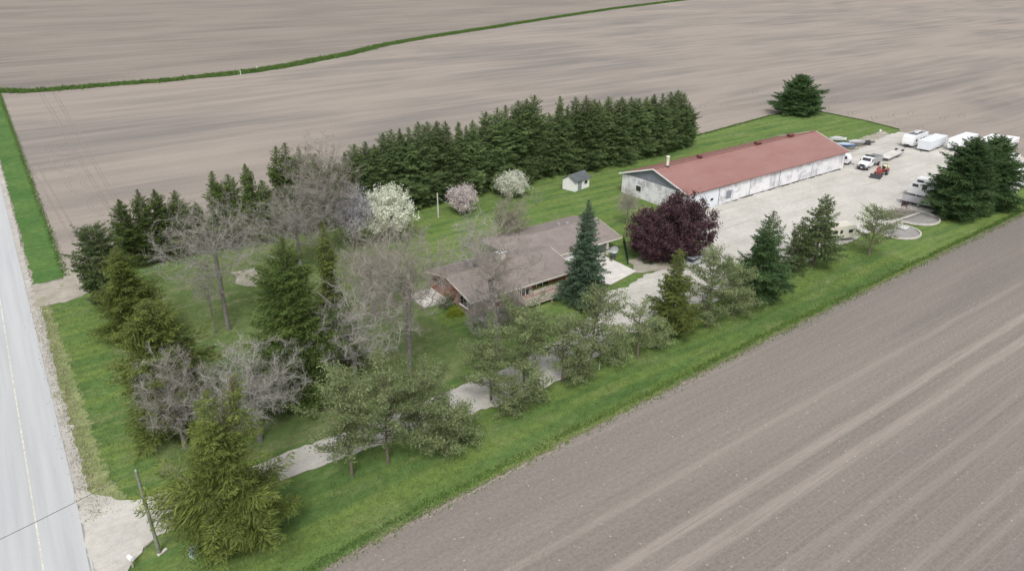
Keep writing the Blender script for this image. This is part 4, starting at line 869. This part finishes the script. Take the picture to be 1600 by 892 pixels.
# ================================================================ VEHICLES
def wheel(par, x, y, r, w_=.22, rim=True):
    o = MB().wheel((x, y, r), r, w_).build('wheel', M['black'], par); s = -1 if y < 0 else 1
    if rim: MB().wheel((x, y+s*.02, r), r*.55, w_).build('rim', M['steel'], o)
def trailer(name, loc, rz, Lt, Wt, Ht, label, mat='gelcoat', roofdark=False, nose=.6, cat='travel trailer', wins=True, axle=(.62,), acs=True, lowcut=.45, group=None, flat=False):
    """front at -x; loc = middle of the trailer on the ground"""
    o = root(name, (*loc, .145), rz, label, cat, group); z0 = .5
    hx = Lt/2
    if flat: prof = [(-hx, z0), (hx, z0), (hx, Ht), (-hx, Ht)]
    else: prof = [(-hx+.25, z0), (hx-.1, z0), (hx, z0+.4), (hx, Ht-.1), (hx-.12, Ht), (-hx+nose, Ht), (-hx+nose*.45, Ht-.4), (-hx, z0+1.0), (-hx, z0+.3)]
    MB().prism(prof, -Wt/2, Wt/2).build('body', M[mat], o, .05)
    if roofdark: MB().box((.4, 0, Ht+.02), (Lt*.7, Wt*.8, .05)).build('roof_panel', M['charcoal'], o)
    if acs: MB().box((.2, 0, Ht+.22), (1.2, .8, .34)).build('air_conditioner', M['gelcoat'], o, .05); MB().box((Lt*.28, .2, Ht+.12), (.6, .5, .16)).build('roof_vent', M['gelcoat'], o, .03)
    if wins:
        for x, ww in ((-Lt*.28, .9), (Lt*.02, .55), (Lt*.22, 1.1), (Lt*.38, .5)):
            for s in (-1, 1): MB().box((x, s*(Wt/2+.01), z0+1.35), (ww, .05, .62)).build('window', M['glass'], o)
        MB().box((Lt*.10, -Wt/2-.015, z0+.95), (.65, .05, 1.75)).build('door', M['white'], o)
        MB().box((-hx+.02-.02, 0, z0+.22), (.12, 1.2, .35)).build('front_window', M['dark'], o)
    MB().box((0, -Wt/2-.012, z0+.45), (Lt*.9, .03, .12)).build('stripe', M['steel'], o)
    for fx in axle:
        for s in (-1, 1): wheel(o, -hx+Lt*fx, s*(Wt/2-.15), .36)
    MB().box((0, 0, .45), (Lt*.96, Wt*.7, .12)).build('chassis', M['dark'], o)
    m = MB(); m.tube((-hx+.6, .5, .45), (-hx-1.1, 0, .45), .05, .05, 6); m.tube((-hx+.6, -.5, .45), (-hx-1.1, 0, .45), .05, .05, 6); m.tube((-hx-1.0, 0, 0), (-hx-1.0, 0, .5), .04, .04, 6); m.build('hitch', M['dark'], o)
    return o
PG = 'white trailers parked in the gravel yard'
trailer('travel_trailer', (199.0, 92.6), radians(4), 8.6, 2.9, 3.2, 'white travel trailer with a dark roof panel, farthest left of the parked row', roofdark=True, group=PG)
trailer('cargo_trailer', (199.6, 88.2), radians(6), 11.0, 3.2, 2.75, 'plain bluish white enclosed cargo trailer with no windows in the parked row', 'whiteblue', wins=False, acs=False, cat='cargo trailer', axle=(.55, .63), flat=True, group=PG)
trailer('travel_trailer', (206.0, 83.6), radians(4), 11.0, 3.1, 3.2, 'long all-white travel trailer between the cargo trailer and the dark-covered camper', axle=(.55, .63), acs=False, group=PG)
trailer('covered_trailer', (203.5, 78.2), radians(4), 7.0, 2.6, 2.3, 'trailer under a charcoal cover behind the tops of the big spruces', 'charcoal', wins=False, acs=False, flat=True, group=PG)
trailer('travel_trailer', (211.0, 79.0), radians(4), 9.0, 2.9, 3.1, 'white trailer mostly hidden behind the tops of the big spruces', group=PG)
mhx, mhy = G(1575, 243); mh = trailer('motorhome', (mhx+3.0, mhy+2.0), radians(8), 9.0, 3.0, 3.3, 'white motorhome with black lower sides at the right edge of the yard', cat='motorhome', group=PG)
MB().box((0, -1.56, 1.25), (8.2, .06, 1.0)).build('dark_side', M['dark'], mh)
x, y = G(1603, 292); trailer('travel_trailer', (x+1.5, y+1.5), radians(10), 8.0, 2.7, 3.0, 'white camper cut off by the right edge beside the big spruces', group=PG)
x, y = G(1590, 250)
def car(name, x, y, rz, col, label, suv=False, cat='car'):
    o = root(name, (x, y, .145), rz, label, cat)
    MB().prism([(-2.2, .35), (2.15, .35), (2.25, .7), (2.1, .95), (1.0, 1.05), (-1.9, 1.05), (-2.25, .85)], -.88, .88).build('body', M[col], o, .06)
    cab = MB().prism([(-1.8, 1.03), (1.15, 1.03), (.45, 1.5), (-1.35, 1.52)], -.74, .74).build('cabin', M['glass'], o, .04)
    MB().prism([(-1.35, 1.50), (.42, 1.48), (.3, 1.56), (-1.2, 1.58)], -.70, .70).build('roof', M[col], cab, .02)
    for a in (-1.35, 1.4):
        for s in (-1, 1): wheel(o, a, s*.80, .34, .2)
    for s in (-1, 1): MB().box((2.19, s*.6, .72), (.1, .35, .16)).build('headlight', M['gelcoat'], o); MB().box((-2.22, s*.65, .8), (.08, .25, .2)).build('tail_light', M['red'], o)
    return o
car('parked_car', x-1, y+.5, radians(10), 'gelcoat', 'low white car parked in front of the motorhome at the right edge')
cx_, cy_ = G(1084, 416); car('parked_car', cx_+.2, cy_+.3, radians(12), 'silver', 'silver hatchback half hidden behind the yellowish open spruce')
# cream trailer behind the layered pine
x, y = G(1326, 376); trailer('travel_trailer', (x-1.6, y+1.6), radians(160), 6.6, 2.5, 2.9, 'small cream travel trailer behind the layered open pine', 'cream', acs=False)
# camper with dark windows, grey covered trailer in front
cp = root('camper', (156.4, 66.5, .145), radians(-86), 'white high-roofed camper with four dark windows beside the big spruces', 'camper')
MB().prism([(-4.6, .6), (4.2, .6), (4.2, 3.1), (-4.0, 3.1), (-4.5, 2.5), (-4.7, 1.9)], -1.45, 1.3).build('body', M['gelcoat'], cp, .06)
MB().prism([(-4.0, 2.9), (-3.4, 4.05), (3.4, 4.15), (4.1, 3.6), (4.1, 2.9)], -1.25, 1.1).build('raised_roof', M['gelcoat'], cp, .06)
for (xx, zz, ww, hh) in ((-3.2, 2.5, 1.2, .6), (-1.3, 2.45, 1.0, .75), (.1, 2.2, .6, .3)): MB().box((xx, -1.46, zz), (ww, .06, hh)).build('window', M['glass'], cp)
MB().box((-2.5, -1.26, 3.5), (1.3, .06, .5)).build('window', M['glass'], cp)
MB().box((-4.72, 0, 2.1), (.1, 1.5, .6)).build('windscreen', M['glass'], cp)
for a in (-2.7, 2.2):
    for s in (-1, 1): wheel(cp, a, s*1.15, .4)
gc = root('tent_trailer', (150.6, 66.2, .145), radians(-80), 'folding trailer under a smooth grey cover in front of the white camper', 'trailer')
MB().prism([(-2.0, .75), (1.75, .55), (1.9, 1.0), (-1.9, 2.0)], -2.9, 2.5, 'X').build('cover', M['greycover'], gc)
MB().box((2.52, 0, .95), (.05, 3.2, .7)).build('end_panel', M['dark'], gc); MB().box((-.2, 0, .5), (5.2, 3.2, .3)).build('chassis', M['dark'], gc)
for s in (-1, 1): wheel(gc, .3, s*1.8, .34)
MB().tube((-2.5, -1, .5), (-4.0, -1.4, .5), .06, .06, 6).build('hitch', M['dark'], gc)
x, y = G(1413, 323); jm = root('garden_tractor', (x, y, .145), radians(200), 'small rusty red garden machine in front of the grey covered trailer', 'garden machine')
MB().prism([(-.9, .35), (.2, .35), (.2, .95), (-.8, .85)], -.3, .3).build('hood', M['red'], jm, .05); MB().box((.45, 0, .75), (.5, .5, .12)).build('seat', M['black'], jm, .03); MB().box((.45, 0, 1.0), (.12, .5, .4)).build('backrest', M['black'], jm, .03)
for a, q in ((-.6, .22), (.55, .36)):
    for s in (-1, 1): wheel(jm, a, s*.45, q, .18)
x, y = G(1422, 320); tk_ = root('propane_tank', (x, y, .145), radians(10), 'small white rounded tank beside the grey covered trailer', 'tank'); MB().tube((0, 0, 0), (0, 0, .9), .28, .28, 12).build('body', M['gelcoat'], tk_, .04); MB().tube((0, 0, .9), (0, 0, 1.05), .1, .1, 8).build('valve', M['steel'], tk_)
# dump truck (front toward -x) with flatbed trailer
dt = root('dump_truck', (169.2, 87.7, .145), radians(7), 'white-cab dump truck with a grey dump box beside the red tractor', 'truck')
MB().prism([(-4.6, .75), (-2.2, .75), (-2.2, 1.85), (-3.1, 1.95), (-4.4, 1.65), (-4.7, 1.3)], -1.05, 1.05).build('hood', M['gelcoat'], dt, .06)
cb = MB().prism([(-2.9, .75), (-1.0, .75), (-1.0, 2.75), (-2.25, 2.8), (-2.9, 1.9)], -1.15, 1.15).build('cab', M['gelcoat'], dt, .06)
MB().box((-2.62, 0, 2.28), (.06, 1.95, .78), 0, .60).build('windscreen', M['glass'], cb)
for s in (-1, 1): MB().box((-1.75, s*1.16, 2.1), (.8, .04, .6)).build('side_window', M['glass'], cb); MB().box((-2.7, s*1.4, 2.0), (.1, .12, .45)).build('mirror', M['dark'], cb)
MB().box((-4.72, 0, 1.25), (.08, 1.2, .55)).build('grille', M['dark'], dt); MB().box((-4.75, 0, .72), (.3, 2.2, .34)).build('bumper', M['dark'], dt, .03)
for s in (-1, 1): MB().box((-4.7, s*.85, 1.25), (.08, .3, .25)).build('headlight', M['steel'], dt)
MB().box((-4.93, 0, .75), (.03, .4, .2)).build('number_plate', M['gelcoat'], dt)
m = MB(); m.box((1.6, 0, 1.25), (4.8, 2.3, .12)); [m.box((1.6, s*1.15, 1.85), (4.8, .08, 1.2)) for s in (-1, 1)]; m.box((-.8, 0, 2.1), (.1, 2.3, 1.7)); m.box((4.0, 0, 1.8), (.08, 2.3, 1.1)); [m.box((x_, s*1.21, 1.85), (.1, .06, 1.2)) for x_ in (-.3, .9, 2.1, 3.3) for s in (-1, 1)]; m.build('dump_box', M['steel'], dt)
MB().box((-1.0, 0, 2.95), (1.0, 2.3, .08)).build('cab_guard', M['dark'], dt)
MB().box((0, 0, .85), (8.8, .9, .3)).build('chassis', M['dark'], dt)
for a, q in ((-3.6, .5), (2.6, .5)):
    for s in (-1, 1): wheel(dt, a, s*.98, q, .35)
ft = root('flatbed_trailer', (181.4, 89.3, .145), radians(8), 'pale empty flatbed trailer hitched behind the dump truck', 'trailer')
m = MB(); [m.box((-4.6+i*.46, 0, .85), (.44, 2.6, .07)) for i in range(21)]; m.build('deck', M['concrete'], ft); MB().box((0, -1.33, .78), (9.8, .08, .26)).build('side_rail', M['steel'], ft); MB().box((0, 1.33, .78), (9.8, .08, .26)).build('side_rail', M['steel'], ft)
for s in (-1, 1): MB().box((5.25, s*.8, 1.0), (1.3, .6, .1), 0, -.35).build('ramp', M['dark'], ft)
for a in (1.6, 2.6):
    for s in (-1, 1): wheel(ft, a, s*1.15, .38)
m = MB(); m.tube((-4.8, .8, .75), (-6.6, 0, .75), .07, .07, 6); m.tube((-4.8, -.8, .75), (-6.6, 0, .75), .07, .07, 6); m.build('hitch', M['dark'], ft)
# red tractor, bucket toward -x
tr_ = root('tractor', (164.4, 82.3, .145), radians(10), 'red compact tractor with a front loader bucket beside the dump truck', 'tractor')
MB().prism([(-1.9, .75), (.1, .75), (.1, 1.55), (-1.2, 1.6), (-1.85, 1.4)], -.42, .42).build('hood', M['red'], tr_, .08)
MB().prism([(.1, .6), (1.7, .6), (1.7, 1.2), (.1, 1.25)], -.5, .5).build('body', M['red'], tr_, .05)
MB().box((1.1, 0, 1.35), (.55, .6, .15)).build('seat', M['black'], tr_, .04); MB().box((1.4, 0, 1.65), (.14, .6, .5)).build('backrest', M['black'], tr_, .04)
for s in (-1, 1): wheel(tr_, 1.3, s*.95, .72, .42); wheel(tr_, -1.4, s*.8, .45, .3); MB().prism([(.55, 1.3), (2.0, 1.3), (1.7, 1.65), (.85, 1.65)], s*.95-.22, s*.95+.22).build('fender', M['red'], tr_, .03)
m = MB(); [m.tube((.2, s*.62, 1.35), (-1.4, s*.62, 1.75), .08, .08, 6) for s in (-1, 1)]; [m.tube((-1.4, s*.62, 1.75), (-3.0, s*.62, .55), .08, .08, 6) for s in (-1, 1)]; m.build('loader_arm', M['red'], tr_)
MB().prism([(-3.9, .08), (-3.0, .08), (-2.85, .85), (-3.0, .85), (-3.15, .25), (-3.9, .16)], -1.25, 1.25).build('bucket', M['dark'], tr_)
m = MB(); [m.tube((2.1, s*.55, .6), (2.1, s*.55, 2.3), .05, .05, 6) for s in (-1, 1)]; m.tube((2.1, -.55, 2.3), (2.1, .55, 2.3), .05, .05, 6); m.build('roll_bar', M['dark'], tr_)
sp = root('spreader', (167.6, 82.9, .145), radians(10), 'pale yellow cone spreader hitched behind the red tractor', 'spreader')
MB().tube((0, 0, .9), (0, 0, 1.6), .25, .6, 12).build('hopper', M['yellow'], sp); m = MB(); [m.tube((a, b, 0), (a*.5, b*.5, .9), .05, .05, 6) for a in (-.5, .5) for b in (-.5, .5)]; m.build('frame', M['dark'], sp)
# boats behind the barn end
def boat(name, x, y, rz, hull, cover, label, L_=4.6, W_=1.9):
    o = root(name, (x, y, .145), rz, label, 'boat'); m = MB(); n = 9; vs = []
    for i in range(n):
        t = i/(n-1); xx = -L_/2+L_*t; wv = W_/2*min(1, (1-t)**.6*1.35+.03); kz = .55+.5*t**3
        vs += [(xx, -wv, 1.35+.25*t*t), (xx, -wv*.8, .85+.2*t), (xx, 0, kz), (xx, wv*.8, .85+.2*t), (xx, wv, 1.35+.25*t*t)]
    fs = [(5*i+k, 5*i+k+1, 5*i+k+6, 5*i+k+5) for i in range(n-1) for k in range(4)]+[(0, 1, 2, 3, 4), (5*n-1, 5*n-2, 5*n-3, 5*n-4, 5*n-5)]
    m.add(vs, fs); m.build('hull', M[hull], o)
    m = MB(); vs = []
    for i in range(n):
        t = i/(n-1); xx = -L_/2+L_*t; wv = W_/2*min(1, (1-t)**.6*1.35+.03)+.03; zz = 1.37+.25*t*t; hh = .45*sin(pi*min(1, t*1.1+.05))
        vs += [(xx, -wv, zz), (xx, 0, zz+hh), (xx, wv, zz)]
    m.add(vs, [(3*i+k, 3*i+k+1, 3*i+k+4, 3*i+k+3) for i in range(n-1) for k in range(2)]+[(0, 1, 2), (3*n-1, 3*n-2, 3*n-3)]); m.build('cover', M[cover], o)
    m = MB(); m.box((.2, .5, .5), (L_*.9, .08, .1)); m.box((.2, -.5, .5), (L_*.9, .08, .1)); m.tube((L_*.4, 0, .5), (L_*.72, 0, .5), .06, .06, 6); m.build('cradle', M['dark'], o)
    for s in (-1, 1): wheel(o, -.6, s*.85, .32)
x, y = G(1323, 236); boat('boat', x+.5, y+.8, radians(-60), 'blue', 'ltblue', 'blue boat under a light blue cover at the far end of the barn')
x, y = G(1340, 232); boat('boat', x+1, y+1.2, radians(-40), 'steel', 'greycover', 'grey covered boat, right of the blue boat behind the barn', 4.4, 1.8)
x, y = G(1322, 229); boat('boat', x+1, y+3.2, radians(-50), 'gelcoat', 'greycover', 'white hulled boat behind the blue one at the barn end', 4.2, 1.8)
x, y = G(1352, 228); mt = root('utility_trailer', (x+1, y, .145), radians(-15), 'small open dark utility trailer at the lawn edge behind the boats', 'trailer')
m = MB(); m.box((0, 0, .6), (3.0, 1.5, .06)); [m.box((0, s*.75, .8), (3.0, .04, .35)) for s in (-1, 1)]; m.build('bed', M['dark'], mt); [wheel(mt, 0, s*.85, .3) for s in (-1, 1)]; MB().tube((1.5, 0, .5), (2.8, 0, .45), .05, .05, 6).build('hitch', M['dark'], mt)
x, y = G(1318, 259); trailer('camper_van', (166.2, 93.6), radians(100), 4.6, 2.0, 2.5, 'white van-like camper tucked against the far end of the barn', acs=False, cat='camper', nose=.7)
